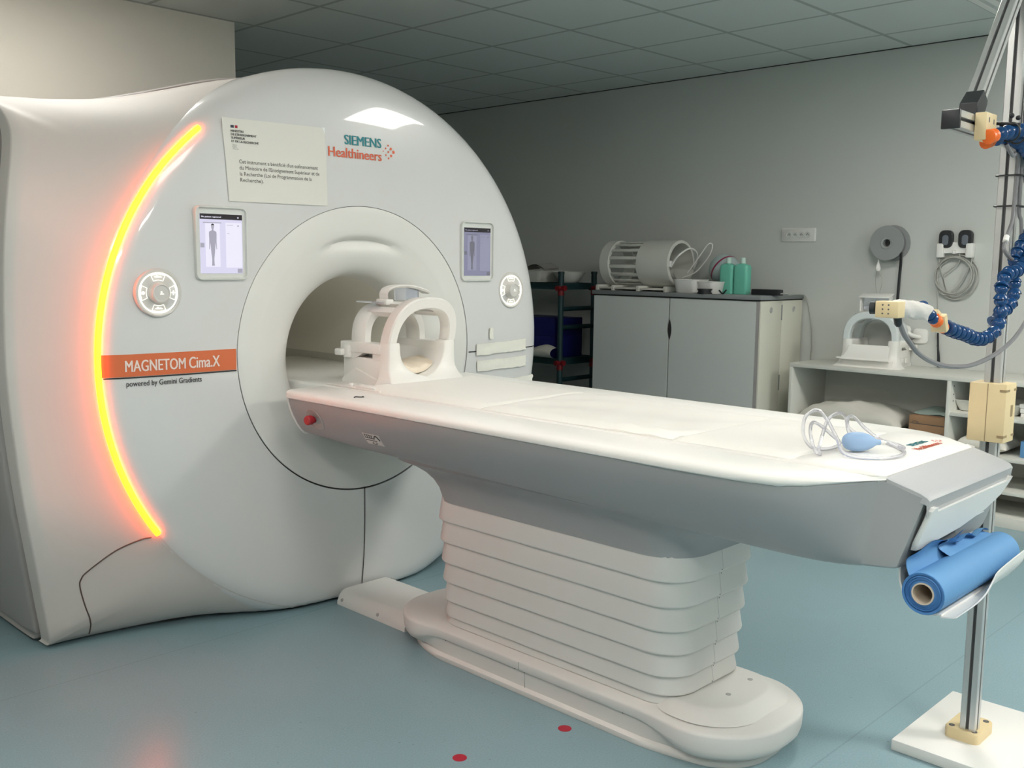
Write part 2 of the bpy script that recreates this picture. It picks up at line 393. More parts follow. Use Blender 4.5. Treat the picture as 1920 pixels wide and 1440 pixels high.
# stripe and lettering
def patch(name, x0, x1, z0, z1, m, d=.0015, n=24, parent=sc, lab=None):
    g = B(); g.grid(lambda u, w: (x0+(x1-x0)*u, ysurf(x0+(x1-x0)*u, z0+(z1-z0)*w)-d, z0+(z1-z0)*w), n, 2)
    return obj(name, g, m, parent, label=lab)
st = patch('stripe_banner', 1.296, 1.757, .942, 1.014, 'stripe', lab='orange name stripe left of the bore')
X, Zv = (1, 0, 0), (0, 0, 1)
text('lettering', 'MAGNETOM', (1.374, 0, .958), X, Zv, .196, 'stripetext', st, .022, conf(.003), .037)
text('lettering', 'Cima.X', (1.583, 0, .958), X, Zv, .110, 'stripetext', st, .022, conf(.003), .038)
text('lettering', 'powered by Gemini Gradients', (1.376, 0, .9105), X, Zv, .250, 'ink', sc, .008, conf(.002), .018)
lg = text('logo_lettering', 'SIEMENS', (2.226, 0, 1.748), X, Zv, .170, 'teal', sc, .028, conf(.002), .035, label='teal and orange maker logo at the top of the face')
text('logo_lettering', 'Healthineers', (2.152, 0, 1.699), X, Zv, .243, 'orangeprint', sc, .022, conf(.002), .036)
b = B()
for dx, dz, r in ((0, .004, .0025), (.011, .014, .0035), (.011, -.008, .0035), (.022, .024, .004), (.022, .003, .004), (.022, -.018, .004), (.033, .014, .0055), (.033, -.009, .0055), (.044, .004, .0065)):
    x, z = 2.405+dx*1.15, 1.733+dz*1.15
    b.add([(x+r*math.cos(k*.5236), ysurf(x, z)-.002, z+r*math.sin(k*.5236)) for k in range(12)], [tuple(range(12))])
obj('logo_dots', b, 'orangeprint', sc, recalc=False)
# light strip along the left rim
b = B(); pts = []
for k in range(61):
    a = R(129.5+(214.8-129.5)*k/60); r = 1.008; pts.append((CX+r*math.cos(a), 3.094, .977+r*math.sin(a)))
b.tube(pts, .0098, 10); obj('light_strip', b, 'strip', sc, label='glowing yellow orange light strip on the left rim')
# flared shell on both sides
FR = [(90, (2.305, 3.42, 2.03)), (100, (2.01, 3.45, 1.995)), (113, (1.71, 3.45, 1.913)), (123, (1.514, 3.45, 1.863)), (132, (1.334, 3.44, 1.838)), (137, (1.20, 3.45, 1.831)), (140, (1.13, 3.44, 1.822)),
      (144, (1.138, 3.38, 1.793)), (148, (1.150, 3.325, 1.735)), (152, (1.148, 3.303, 1.66)), (160, (1.127, 3.30, 1.50)), (170, (1.109, 3.30, 1.32)), (180, (1.10, 3.30, 1.10)), (190, (1.101, 3.30, .90)),
      (203, (1.125, 3.30, .587)), (214, (1.16, 3.30, .303)), (222, (1.19, 3.31, .09)), (226, (1.205, 3.335, .03)), (229, (1.215, 3.36, ZF)),
      (234, (1.352, 3.353, ZF)), (240, (1.58, 3.318, ZF)), (248, (1.767, 3.274, ZF)), (256, (1.98, 3.19, ZF)), (262, (2.165, 3.16, ZF)), (270, (2.305, 3.16, ZF))]
fine = cr([(a, *p) for a, p in [(a, p) for a, p in FR]], 1) if False else None
def frame_at(i, k, n):
    (a0, p0), (a1, p1) = FR[i], FR[i+1]; t = k/n
    return a0+(a1-a0)*t, [p0[j]+(p1[j]-p0[j])*t for j in range(3)]
def cr4(P, k):
    n = len(P); out = []
    for i in range(n-1):
        p0 = P[max(i-1, 0)]; p1 = P[i]; p2 = P[i+1]; p3 = P[min(i+2, n-1)]
        for j in range(k):
            t = j/k; out.append([.5*(2*b1+(c1-a1)*t+(2*a1-5*b1+4*c1-d1)*t*t+(3*b1-a1-3*c1+d1)*t**3) for a1, b1, c1, d1 in zip(p0, p1, p2, p3)])
    out.append(list(P[-1])); return out
FF = cr4([(a, *p) for a, p in FR], 5)
def bulge(q):
    a, x, y, z = q; w_ = min(1, max(0, (z-.03)/.5))*min(1, max(0, (1.78-z)/.35)) if a > 138 else 0
    w_ = w_*w_*(3-2*w_); k = (y-.11*w_)/y
    return [a, x*k, y*k, 1.32+(z-1.32)*k]
FF = [bulge(q) for q in FF]
def shell_pt(q, t, mir=1):
    a, fx, fy, fz = q; a = R(a)
    rx, ry, rz = CX+1.008*math.cos(a), 3.0985, max(ZF, .978+1.008*math.sin(a)); fz = max(ZF, fz)
    cx, cy, cz = rx+.05*math.cos(a), ry+.046, rz+.05*math.sin(a)
    p = [(1-t)**2*A+2*t*(1-t)*C+t*t*F for A, C, F in zip((rx, ry, rz), (cx, cy, cz), (fx, fy, fz))]
    if mir < 0: return (CX-.80*(p[0]-CX), p[1]+.06*t, max(ZF, p[2]-.12*t*max(0, p[2]-1)))
    return (CX+p[0]-CX, p[1], max(ZF, p[2]))
for mir in (1, -1):
    b = B(); rings = [[shell_pt(q, k/12, mir) for k in range(13)] for q in FF]
    # rounded turn to the side band, 6 cm deep
    for r, q in zip(rings, FF):
        x, y, z = r[-1]; i = FF.index(q)
        nx, nz = x-CX, (z-1.0)*.8; l = math.hypot(nx, nz) or 1
        if z <= ZF+.001: nx, nz, l = 0, 0, 1
        r.append((x+nx/l*.004, y+.004, max(ZF, z+nz/l*.004))); r.append((x+nx/l*.006, y+.012, max(ZF, z+nz/l*.006))); r.append((x+nx/l*.008, y+.075, max(ZF, z+nz/l*.008)))
    b.loft(rings, closed=False)
    obj('side_shell', b, 'shell', sc, sharp=70)
# service flap seam on the left shell
def on_shell(x, z):
    best = None
    for q in FF:
        for k in range(25):
            p = shell_pt(q, k/24); d = (p[0]-x)**2+(p[2]-z)**2
            if best is None or d < best[0]: best = (d, p)
    return best[1][1]
sp = [(1.462, .389), (1.43, .383), (1.360, .351), (1.285, .288), (1.268, .262), (1.267, .233), (1.289, .156), (1.311, .096), (1.331, .026)]
# the shell face is reached along +y from in front: sample it from the mesh
from mathutils.bvhtree import BVHTree
sh = [o for o in sc.children if o.name.startswith('side_shell')][0]
bv = BVHTree.FromPolygons([v.co+Vector(sc.location) for v in sh.data.vertices], [tuple(p.vertices) for p in sh.data.polygons])
P = []
for p in cr([(x, 0, z) for x, z in sp], 8):
    h = bv.ray_cast(Vector((p.x, 2.5, p.z)), Vector((0, 1, 0)))
    if h[0] is not None: P.append(h[0]+Vector((0, -.0005, 0)))
obj('panel_seam', B().tube(P, .0024, 6), mat('seam_brown', (.10, .07, .06), .7), sc)
# rear housing with grey side panels
b = B(); half = [(q[1], q[2], max(ZF, q[3])) for q in FF if q[0] <= 229.5]
full = half+[(CX-.80*(x-CX), y+.06, max(ZF, z-.12*max(0, z-1))) for x, y, z in half[::-1]]
def sect(dy, off, yabs=None):
    out = []
    for x, y, z in full:
        nx, nz = x-CX, (z-1.0)*.5; l = math.hypot(nx, nz) or 1
        out.append((x+nx/l*off, (y+dy) if yabs is None else yabs, max(ZF, z+nz/l*off*(z > .05))))
    return out
b.loft([sect(.072, -.012), sect(.088, -.012), sect(.088, .012), sect(.094, .018), sect(.11, .02), sect(.2, .022), sect(0, .022, 4.2), sect(0, -.05, 4.7), sect(0, -.2, 4.78)], cap1=True)
obj('rear_housing', b, 'sidegrey', sc, sharp=50)

# displays and dials on the face
def display(cx, cz, w, h, bright, lab):
    d = B(); y = ysurf(cx, cz)+.004
    o = rrect(w, h, .022, 6, cx, cz); o2 = rrect(w-.004, h-.004, .021, 6, cx, cz); o3 = rrect(w-.012, h-.012, .017, 6, cx, cz); o4 = rrect(w-.016, h-.016, .015, 6, cx, cz)
    R_ = lambda q, yy: [(x, yy, z) for x, z in q]
    d.loft([R_(o, y+.03), R_(o, y-.012), R_(o2, y-.016), R_(o3, y-.016), R_(o4, y-.008)], cap1=True)
    fr = obj('display_panel', d, 'bezel', sc, label=lab)
    gw, gh = w*.80, h*.80; gz = cz-.002; yy = y-.010
    A, Pn, Fg = ('screen', 'screen2', 'figure') if bright else ('dim', 'dim2', 'dimfigure')
    obj('screen', B().bx(cx-gw/2, cx+gw/2, yy, y-.006, gz-gh/2, gz+gh/2), A, fr)
    top = gz+gh/2; lf = cx-gw/2
    obj('screen_header', B().bx(lf, lf+gw, yy-.0006, yy, top-gh*.09, top), 'screendark', fr)
    text('lettering', 'No patient registered', (lf+gw*.03, yy-.001, top-gh*.062), X, Zv, gw*.46, 'screen2' if bright else 'dim2', fr, .01, None, gh*.026)
    q = B(); q.lathe([(.001, 0), (.0028, 0)], (lf+gw*.9, yy-.001, top-gh*.05), (0, -1, 0), 12, True, True); obj('screen_icon', q, 'screen2' if bright else 'dim2', fr)
    obj('screen_panel', B().bx(lf+gw*.12, lf+gw*.46, yy-.0005, yy, top-gh*.89, top-gh*.16), Pn, fr); obj('screen_panel', B().bx(lf+gw*.6, lf+gw*.985, yy-.0005, yy, top-gh*.9, top-gh*.14), Pn, fr)
    for nm, u0, u1, w0, w1 in (('screen_couch', .07, .50, .155, .14), ('screen_button', 0, .09, .565, .49), ('screen_button', .87, .985, .99, .92), ('screen_text', .63, .78, .185, .178), ('screen_text', .63, .69, .325, .318), ('screen_icon', .88, .92, .20, .178)):
        obj(nm, B().bx(lf+gw*u0, lf+gw*u1, yy-.0007, yy, top-gh*w0, top-gh*w1), Fg, fr)
    # standing figure pictogram
    pr = [(0, .0), (.03, .0), (.045, .015), (.035, .04), (.03, .16), (.05, .30), (.062, .42), (.07, .50), (.078, .56), (.098, .40), (.115, .395), (.112, .45), (.105, .60), (.112, .76), (.105, .815), (.06, .835), (.025, .85), (.022, .875), (.04, .91), (.042, .955), (.025, .985), (0, .99)]
    fx, fz, fh = lf+gw*.29, top-gh*.87, gh*.70
    out = [(fx+a*fh*.9, fz+bb*fh) for a, bb in pr]+[(fx-a*fh*.9, fz+bb*fh) for a, bb in pr[::-1][1:-1]]
    obj('screen_figure', B().prism(out, 'xz', yy-.001, yy-.0003), Fg, fr)
    q = B(); hz = fz+fh*.955
    q.prism([(fx-.042*fh*.9, hz), (fx-.02*fh, hz+.02*fh), (fx+.02*fh, hz+.02*fh), (fx+.042*fh*.9, hz), (fx+.03*fh, hz+.045*fh), (fx, hz+.055*fh), (fx-.03*fh, hz+.045*fh)], 'xz', yy-.0016, yy-.0008)
    obj('screen_hair', q, 'screendark' if bright else 'dimfigure', fr)
    return fr
display(1.711, 1.373, .195, .247, True, 'bright left display with a standing figure')
display(2.901, 1.365, .190, .250, False, 'dimmer right display with a standing figure')
def dial(cx, cz, lab):
    y = ysurf(cx, cz); d = B(); r = .079
    d.lathe([(r, .02), (r, -.006), (r-.003, -.009), (r-.007, -.009), (r-.010, -.004)], (cx, y, cz), (0, 1, 0), 48)
    d.lathe([(r-.010, -.004), (.002, -.004)], (cx, y, cz), (0, 1, 0), 48)
    o = obj('control_dial', d, 'dial', sc, label=lab)
    obj('glow_ring', B().lathe([(.0665, -.0045), (.0665, -.0062), (.0625, -.0062), (.0625, -.0045)], (cx, y, cz), (0, 1, 0), 48), 'glow', o)
    obj('dial_knob', B().lathe([(.034, -.004), (.033, -.022), (.030, -.030), (.026, -.031), (.024, -.029), (.001, -.029)], (cx-.001, y, cz), (0, 1, 0), 32), 'dial', o)
    for k in range(4):
        q = B(); a = k*90; out = []
        ra, rb, h = .041, .060, 23
        loop = [(ra, a-h), (ra, a+h), (rb, a+h), (rb, a-h)]; pts = []
        for i in range(4):
            (r0, a0), (r1, a1) = loop[i], loop[(i+1) % 4]
            for j in range(6): pts.append((cx+(r0+(r1-r0)*j/6)*math.cos(R(a0+(a1-a0)*j/6)), y-.006, cz+(r0+(r1-r0)*j/6)*math.sin(R(a0+(a1-a0)*j/6))))
        q.tube(pts, .0009, 5, True)
        mx, mz = cx+.051*math.cos(R(a)), cz+.051*math.sin(R(a))
        if k == 0: q.bx(mx-.007, mx+.007, y-.007, y-.005, mz-.0012, mz+.0012).bx(mx-.0012, mx+.0012, y-.007, y-.005, mz-.007, mz+.007)
        elif k == 2: q.ball((mx, y-.005, mz), (.011, .004, .011), 12, 8)
        else: q.bx(mx-.012, mx+.012, y-.007, y-.005, mz-.001, mz+.001).ball((mx-.003, y-.005, mz+.002), (.009, .004, .007), 10, 6).ball((mx+.007, y-.005, mz+.001), (.006, .004, .005), 10, 6)
        obj('dial_button', q, 'glow', o)
    q = B(); q.bx(cx-.006, cx+.006, y-.0305, y-.0285, cz-.004, cz-.002).ball((cx-.001, y-.029, cz+.003), (.006, .003, .005), 10, 6)
    obj('dial_icon', q, 'glow', o)
dial(1.487, 1.209, 'lit round control dial left of the bore')
dial(3.116, 1.199, 'lit round control dial right of the bore')

# poster and paper tape stuck on the face
def sheet(x0, x1, z0, z1, slope=0, d=.003, wob=0, n=14, jag=0):
    g = B(); rr = random.Random(int(x0*1000+z0*77))
    off = [(rr.uniform(-jag, jag), rr.uniform(-jag, jag)) for _ in range(n+1)]
    def fn(u, wv):
        x = x0+(x1-x0)*u; z = z0+(z1-z0)*wv+slope*(x-x0)
        if jag:
            if wv < .01: z += off[int(u*n+.5)][0]*(.3 if u in (0, 1) else 1)
            if wv > .99: z += off[int(u*n+.5)][1]*.5
            if u < .01 or u > .99: x += off[int(wv*4)][1]
        return (x, min(ysurf(x, z), 3.0745)-d-abs(wob*math.sin(x*140+z*60)*math.sin(z*170)), z)
    g.grid(fn, n, 8 if not jag else 4)
    vs, fs = list(g.v), list(g.f); k = len(vs)
    g.add([(x, y+min(d*.8, .002), z) for x, y, z in vs], [f[::-1] for f in fs])
    return g
po = thing('poster', 'white printed paper notice taped to the upper left of the scanner face', 'poster', (1.94, 3.06, 1.516))
g = B(); c0 = [(1.737, 1.794), (2.139, 1.797), (2.142, 1.518), (1.746, 1.515)]
def pof(u, wv):
    tx = c0[0][0]+(c0[1][0]-c0[0][0])*u; tz = c0[0][1]+(c0[1][1]-c0[0][1])*u
    bx_ = c0[3][0]+(c0[2][0]-c0[3][0])*u; bz = c0[3][1]+(c0[2][1]-c0[3][1])*u
    return (bx_+(tx-bx_)*wv, bz+(tz-bz)*wv)
def poy(x, z): return min(ysurf(x, z), 3.0755)-.0035
g.grid(lambda u, wv: (pof(u, wv)[0], poy(*pof(u, wv)), pof(u, wv)[1]), 12, 12)
vs, fs = list(g.v), list(g.f); g.add([(x, y+.0012, z) for x, y, z in vs], [f[::-1] for f in fs])
obj('sheet', g, 'paper', po)
pc = lambda p: Vector((p.x, poy(p.x, p.z)-.0008, p.z))
obj('emblem', B().bx(1.768, 1.780, poy(1.775, 1.77)-.0016, poy(1.775, 1.77), 1.762, 1.771), 'navy', po)
obj('emblem', B().bx(1.784, 1.793, poy(1.79, 1.77)-.0016, poy(1.79, 1.77), 1.762, 1.771), 'reddot', po)
for k, (s, wd) in enumerate((('MINISTÈRE', .048), ("DE L'ENSEIGNEMENT", .094), ('SUPÉRIEUR', .050), ('ET DE LA RECHERCHE', .100))):
    text('lettering', s, (1.767, 0, 1.748-.0115*k), X, Zv, wd, 'ink', po, .012, pc, .0075)
for k, s in enumerate(('Liberté', 'Égalité', 'Fraternité')):
    text('lettering', s, (1.770, 0, 1.703-.0065*k), X, Zv, (.015, .015, .021)[k], 'greyink', po, 0, pc, .004)
for k, (s, wd) in enumerate((("Cet instrument a bénéficié d'un cofinancement", .312), ("du Ministère de l'Enseignement Supérieur et de", .318), ('la Recherche (Loi de Programmation de la', .284), ('Recherche).', .088))):
    text('lettering', s, (1.790, 0, 1.6445-.0205*k), X, Zv, wd, 'ink', po, 0, pc, .0128)
obj('clear_tape', B().prism([(2.126, 1.798), (2.14, 1.798), (2.14, 1.775), (2.136, 1.78)], 'xz', poy(2.135, 1.79)-.0014, poy(2.135, 1.79)-.0006), 'shiny', po, label='clear tape on the corner')
for (x0, x1, z0, z1, sl, lab) in ((2.897, 3.222, .921, .970, .028, 'long upper strip of creased masking tape across the right seam of the scanner'),
                                   (2.902, 3.224, .853, .899, .012, 'long lower strip of creased masking tape under the right seam of the scanner'),
                                   (2.977, 2.999, .990, 1.038, 0, 'small vertical tab of masking tape below the right dial'),
                                   (3.06, 3.275, .765, .800, .06, 'loose masking tape strip low on the right rim behind the table')):
    tag(obj('masking_tape', sheet(x0, x1, z0, z1, sl, .0055, .003, 16, .003 if x1-x0 > .1 else .0015), 'tape'), lab, 'tape', 'masking tape on the scanner face')

# ------------------------------------------------------------------ patient table
tb = thing('patient_table', 'long white and grey patient table on a stepped pedestal leading into the scanner bore', 'patient table', (CX, 1.9, 0))
def half_lip(Y):   # outer half width of the white rim
    return lerp1(Y, [.87, .885, .90, .93, .96, 1.0, 1.05, 1.12, 1.2, 1.3, 3.1], [.258, .272, .290, .322, .352, .385, .410, .424, .431, .435, .437])
ys = [.872, .885, .90, .93, .96, 1.0, 1.05, 1.12, 1.2, 1.3, 1.6, 2.0, 2.4, 2.7, 2.86, 2.90, 2.92]
for sg in (-1, 1):
    b = B(); rings = []
    for Y in ys:
        h = half_lip(Y); e = 0 if Y < 2.88 else (.006 if Y < 2.91 else .014)
        zt = .873 if Y > .93 else .872
        zl = lerp1(Y, [.872, 1.03, 1.1], [.862, .843, .842])
        inn = min(.276, h-.004)
        rings.append([(CX+sg*x, Y, z) for x, z in ((inn, zl+.002 if Y < 1.04 else .82), (inn, zt), (min(inn+.004, h-.003), zt+.0025), (h-.022 if h-.022 > inn else inn+.001, zt+.0015), (h-.010 if h-.01 > inn else inn+.002, zt-.002), (h-.002, zt-.008), (h-e*.3, (zt-.008+zl+.006)/2), (h-.002, zl+.006), (h-.012 if h-.012 > inn else inn, zl+.001), (h-.02 if h-.02 > inn else inn-.002, zl), (min(inn, h-.03), zl+.001 if Y < 1.04 else .82))])
    b.loft(rings, cap0=True, cap1=True); obj('side_rail', b, 'table', tb, sharp=50)
# moving top that runs into the bore
b = B(); rings = []
for Y, h, z in ((.876, .256, .873), (.885, .262, .8765), (.93, .270, .884), (1.02, .273, .884), (1.09, .272, .882), (1.10, .272, .878), (3.0, .272, .878), (3.9, .272, .878)):
    rings.append([(CX+x, Y, zz) for x, zz in ((-h, .82), (-h, z-.012), (-h+.004, z-.003), (-h+.010, z), (-.2, z), (0, z), (.2, z), (h-.010, z), (h-.004, z-.003), (h, z-.012), (h, .82))])
b.loft(rings, cap0=True, cap1=True); obj('sliding_top', b, 'table', tb, sharp=40)
text('logo_lettering', 'SIEMENS', (2.390, .958, .8844), (.985, -.02, 0), (.02, 1, 0), .095, 'teal', tb, .028, None, .019)
text('logo_lettering', 'Healthineers', (2.352, .926, .8842), (.985, -.02, 0), (.02, 1, 0), .138, 'orangeprint', tb, .02, None, .021)
b = B()
for dx, dz in ((0, .006), (.007, .014), (.007, -.002), (.014, .02), (.014, .006), (.021, .013), (.021, 0), (.028, .006)):
    b.lathe([(.002, 0), (.002, .0008)], (2.495+dx, .938+dz, .8845), (0, 0, 1), 8, True, True)
obj('logo_dots', b, 'orangeprint', tb)
# small printed marks and clips on the rails
b = B(); b.tube(cr([(1.925, 2.60, .8755), (1.935, 2.607, .8755), (1.942, 2.592, .8755), (1.952, 2.587, .8755), (1.958, 2.60, .8755)], 5), .0028, 6)
obj('position_mark', b, 'ink', tb); b = B()
b.tube(cr([(2.60, 2.66, .8755), (2.61, 2.652, .8755), (2.622, 2.665, .8755), (2.632, 2.655, .8755)], 5), .0024, 6)
obj('position_mark', b, 'ink', tb)
# grey body
rows = [(2.925, .420, .36, .712, 0), (2.90, .425, .365, .712, 0), (2.6, .427, .35, .695, 0), (2.2, .427, .33, .684, 0), (1.8, .427, .315, .674, 0), (1.5, .427, .30, .664, 0), (1.2, .420, .285, .655, 0), (1.1, .412, .280, .653, .005), (1.02, .390, .275, .653, .01), (.96, .348, .270, .655, .02), (.92, .306, .269, .658, .03), (.90, .286, .268, .660, .035), (.885, .268, .267, .662, .039), (.872, .261, .266, .664, .043), (.825, .260, .265, .668, .052), (.797, .2585, .262, .671, .055), (.788, .2545, .258, .674, .054)]
def body_sec(Y, ht, hb, zb, sl):
    zt = lerp1(Y, [.787, .88, 1.03, 1.1], [.838, .864, .846, .845])
    pr = [(ht, 0), (ht-.0005, .10), (ht-(ht-hb)*.12, .28), (ht-(ht-hb)*.30, .48), (ht-(ht-hb)*.55, .68), (ht-(ht-hb)*.82, .86), (hb-.003, .955), (hb-.016, .99), (hb-.05, 1.0), (hb-.13, 1.0)]
    r = [(CX+x, Y+sl*t, zt+(zb-zt)*t) for x, t in pr]
    return [(2*CX-x, y, z) for x, y, z in r[::-1]]+[(CX, Y+sl, zb)][:0]+r
b = B(); b.loft([[p for p in body_sec(*r)] for r in rows], cap0=True, cap1=True)
bd = obj('table_body', b, 'grey', tb, sharp=45)
# pale edge trim at the bore end
b = B(); e = body_sec(2.9265, .421, .361, .711, 0)
b.tube([p for p in e[10:18]], .0045, 6); obj('edge_trim', b, 'table', tb); b = B(); b.tube([p for p in e[2:10]], .0045, 6); obj('edge_trim', b, 'table', tb)
# grey sloping end cap on top of the foot end
b = B()
b.loft([[(CX+x, y, z) for x, y, z in r] for r in (
    [(-.259, .872, .84), (-.259, .872, .869), (-.252, .872, .8725), (.252, .872, .8725), (.259, .872, .869), (.259, .872, .84)],
    [(-.2575, .80, .83), (-.2575, .80, .8485), (-.252, .80, .8515), (.252, .80, .8515), (.2575, .80, .8485), (.2575, .80, .83)],
    [(-.257, .785, .825), (-.257, .785, .841), (-.25, .783, .8445), (.25, .783, .8445), (.257, .785, .841), (.257, .785, .825)],
    [(-.254, .784, .80), (-.254, .779, .834), (-.248, .777, .837), (.248, .777, .837), (.254, .779, .834), (.254, .784, .80)],
    [(-.25, .792, .80), (-.25, .789, .802), (-.245, .788, .803), (.245, .788, .803), (.25, .789, .802), (.25, .792, .80)])], cap0=True, cap1=True)
obj('end_cap', b, 'greytop', tb, sharp=30)
# release knob in its recess
def body_x(Y, z):
    ks = sorted(rows); ht, hb, zb = [lerp1(Y, [q[0] for q in ks], [q[n] for q in ks]) for n in (1, 2, 3)]
    zt = .845; t = (zt-z)/(zb-zt)*-1
    return CX-lerp1(t, [0, .10, .28, .48, .68, .86, .955], [ht, ht-.0005, ht-(ht-hb)*.12, ht-(ht-hb)*.30, ht-(ht-hb)*.55, ht-(ht-hb)*.82, hb-.003])
ky, kz = 2.785, .783
O = rrect(.088, .074, .036, 8); b = B()
bdp = lambda u, v_, d: (body_x(ky+u, kz+v_)-d, ky+u, kz+v_)
b.loft([[bdp(u, v_, -.004) for u, v_ in O], [bdp(u, v_, .003) for u, v_ in O], [bdp(u*.94, v_*.94, .004) for u, v_ in O], [bdp(u*.86, v_*.86, .0012) for u, v_ in O]], cap1=True)
kr = obj('knob_recess', b, 'recess', tb)
obj('release_knob', B().lathe([(.012, 0), (.012, .012), (.0165, .014), (.0165, .030), (.014, .033), (.001, .033)], (body_x(ky, kz)-.001, ky+.004, kz), (-1, -.1, 0), 20, True), 'red', kr, label='red release knob')
# hand warning sticker
def side_pt(Y, z, d): return (body_x(Y, z)-d, Y, z)
def side_patch(y0, y1, z0, z1, d): return B().grid(lambda u, w_: side_pt(y0+(y1-y0)*u, z0+(z1-z0)*w_, d), 2, 6)
sk = obj('warning_sticker', side_patch(2.53, 2.445, .733, .772, .0015), 'bezel', tb)
b = B(); p2 = lambda u, z: side_pt(2.53-.085*u, z, .0022)
for k in range(4): b.tube([p2(.10+.13*k, .766), p2(.10+.13*k, .756)], .0010, 5)
b.tube([p2(.08, .756), p2(.62, .755)], .0011, 5); b.tube([p2(.08, .768), p2(.58, .765)], .0008, 5)
b.tube(cr([p2(.62, .758), p2(.72, .766), p2(.84, .764), p2(.92, .752)], 5), .0019, 6); b.tube([p2(.05, .748), p2(.7, .7475)], .0011, 5)
b.tube([p2(.42, .743), p2(.42, .739), p2(.34, .739), p2(.5, .734), p2(.66, .739), p2(.58, .739), p2(.58, .743)], .0007, 5)
obj('hand_pictogram', b, 'ink', sk)
# neck flaring out under the body
b = B(); rings = []
for z, hx, y0, y1, r in ((.70, .29, 1.20, 2.66, .20), (.668, .285, 1.22, 2.62, .19), (.655, .262, 1.30, 2.56, .17), (.635, .243, 1.36, 2.505, .15), (.61, .231, 1.395, 2.465, .14), (.585, .222, 1.41, 2.442, .13), (.556, .216, 1.42, 2.43, .125), (.545, .215, 1.42, 2.43, .125)):
    rings.append([(x, y, z) for x, y in rrect(2*hx, y1-y0, r, 8, CX, (y0+y1)/2)])
b.loft(rings, cap0=True, cap1=True); obj('pedestal_neck', b, 'grey', tb)
# stepped bellows bands
lv = [.556, .479, .407, .337, .270, .205, .150, .122]
for i in range(7):
    hx = .2175-.0050*i; y0 = 1.425+.006*i*.6; y1 = 2.428-.0016*i
    zt, zb = lv[i], lv[i+1]; b = B(); rings = []
    for z, d in ((zt+.004, .02), (zt+.004, .010), (zt, .0085), (zt-.004, .0082), (zb+.006, 0), (zb+.0025, .0006), (zb, .003), (zb+.001, .02)):
        rings.append([(x, y, z) for x, y in rrect(2*(hx-d), y1-y0-2*d, .10-d*.5, 9, CX, (y0+y1)/2)])
    b.loft(rings, cap0=True, cap1=True); bo = obj('pedestal_band', b, 'bellow', tb, sharp=50)
    q = B()
    q.tube([(CX, y0+.0082, zt-.004), (CX, y0+.0002, zb+.006)], .0006, 5)
    obj('seam', q, 'recess', bo)
    q = B()
    for dx, z in ((.008, zt-.010), (-.006, zb+.006)):
        if zt-zb > .04: q.cyl((CX+dx, y0+(.0070 if z > (zt+zb)/2 else -.0005), z), (CX+dx, y0+.012, z), .0017, 8)
    if q.v: obj('rivet', q, 'dark', bo)
# base
by0, by1, bh = 1.225, 2.645, .212
def base_ring(off_fn, z_fn):
    out = []
    O = rrect(2*bh, by1-by0, .19, 14, CX, (by0+by1)/2); n = len(O)
    O2 = []
    for i in range(n):
        p, q = O[i], O[(i+1) % n]; L = math.hypot(q[0]-p[0], q[1]-p[1]); k = max(1, int(L/.03))
        for j in range(k): O2.append((p[0]+(q[0]-p[0])*j/k, p[1]+(q[1]-p[1])*j/k))
    m = len(O2)
    for i, (x, y) in enumerate(O2):
        a, c_ = O2[i-1], O2[(i+1) % m]; tx, ty = c_[0]-a[0], c_[1]-a[1]; l = math.hypot(tx, ty); nx, ny = ty/l, -tx/l
        # weight 1 along the recessed flanks, 0 at the rounded ends
        wgt = 0
        if abs(nx) > .5:
            wgt = min(1, max(0, (y-1.36)/.20))*min(1, max(0, (2.52-y)/.16)); wgt = wgt*wgt*(3-2*wgt)
        o = off_fn(wgt); out.append((x+nx*o, y+ny*o, z_fn(wgt, y)))
    return out
mixw = lambda a, c_: (lambda w_, *q: a+(c_-a)*w_)
zc = lambda v_: (lambda w_, y: v_)
b = B()
ed = lambda z: (lambda w_, y: z+.0*(y))
spec = [(mixw(-.028, -.002), zc(0)), (mixw(-.026, 0), zc(.004)), (mixw(-.026, 0), zc(.016)), (mixw(-.032, -.006), zc(.021)), (mixw(-.032, -.012), lambda w_, y: .024+.0*w_), (mixw(-.010, -.011), lambda w_, y: .030+.020*w_), (mixw(.006, -.010), lambda w_, y: .040+.036*w_), (mixw(.014, .0), lambda w_, y: .050+.028*w_), (mixw(.019, .002), lambda w_, y: .066+.015*w_), (mixw(.021, .003), zc(.102)), (mixw(.0203, .0025), zc(.1065)), (mixw(.017, -.001), zc(.1105)), (mixw(.008, -.008), zc(.1135)), (mixw(-.03, -.022), zc(.121)), (mixw(-.06, -.035), zc(.1235)), (mixw(-.09, -.06), zc(.124))]
rings = [base_ring(o, z) for o, z in spec]; b.loft(rings, cap0=True, cap1=True)
rec = [[(x-(.0007 if x < CX else -.0007), y, z) for x, y, z in r] for r in rings[3:7]]
base = obj('pedestal_base', b, 'bellow', tb, sharp=50)
for sg in (-1, 1):
    ix = [i for i, (x, y, z) in enumerate(rec[1]) if (x-CX)*sg > .05 and z > .046]
    ix.sort(key=lambda i: rec[1][i][1]); b = B(); b.loft([[r[i] for i in ix] for r in rec], closed=False); obj('recess_panel', b, 'recess', base, label='recessed panel along the flank, grey with shade painted in')  # the darker grey partly stands in for shade inside the recess
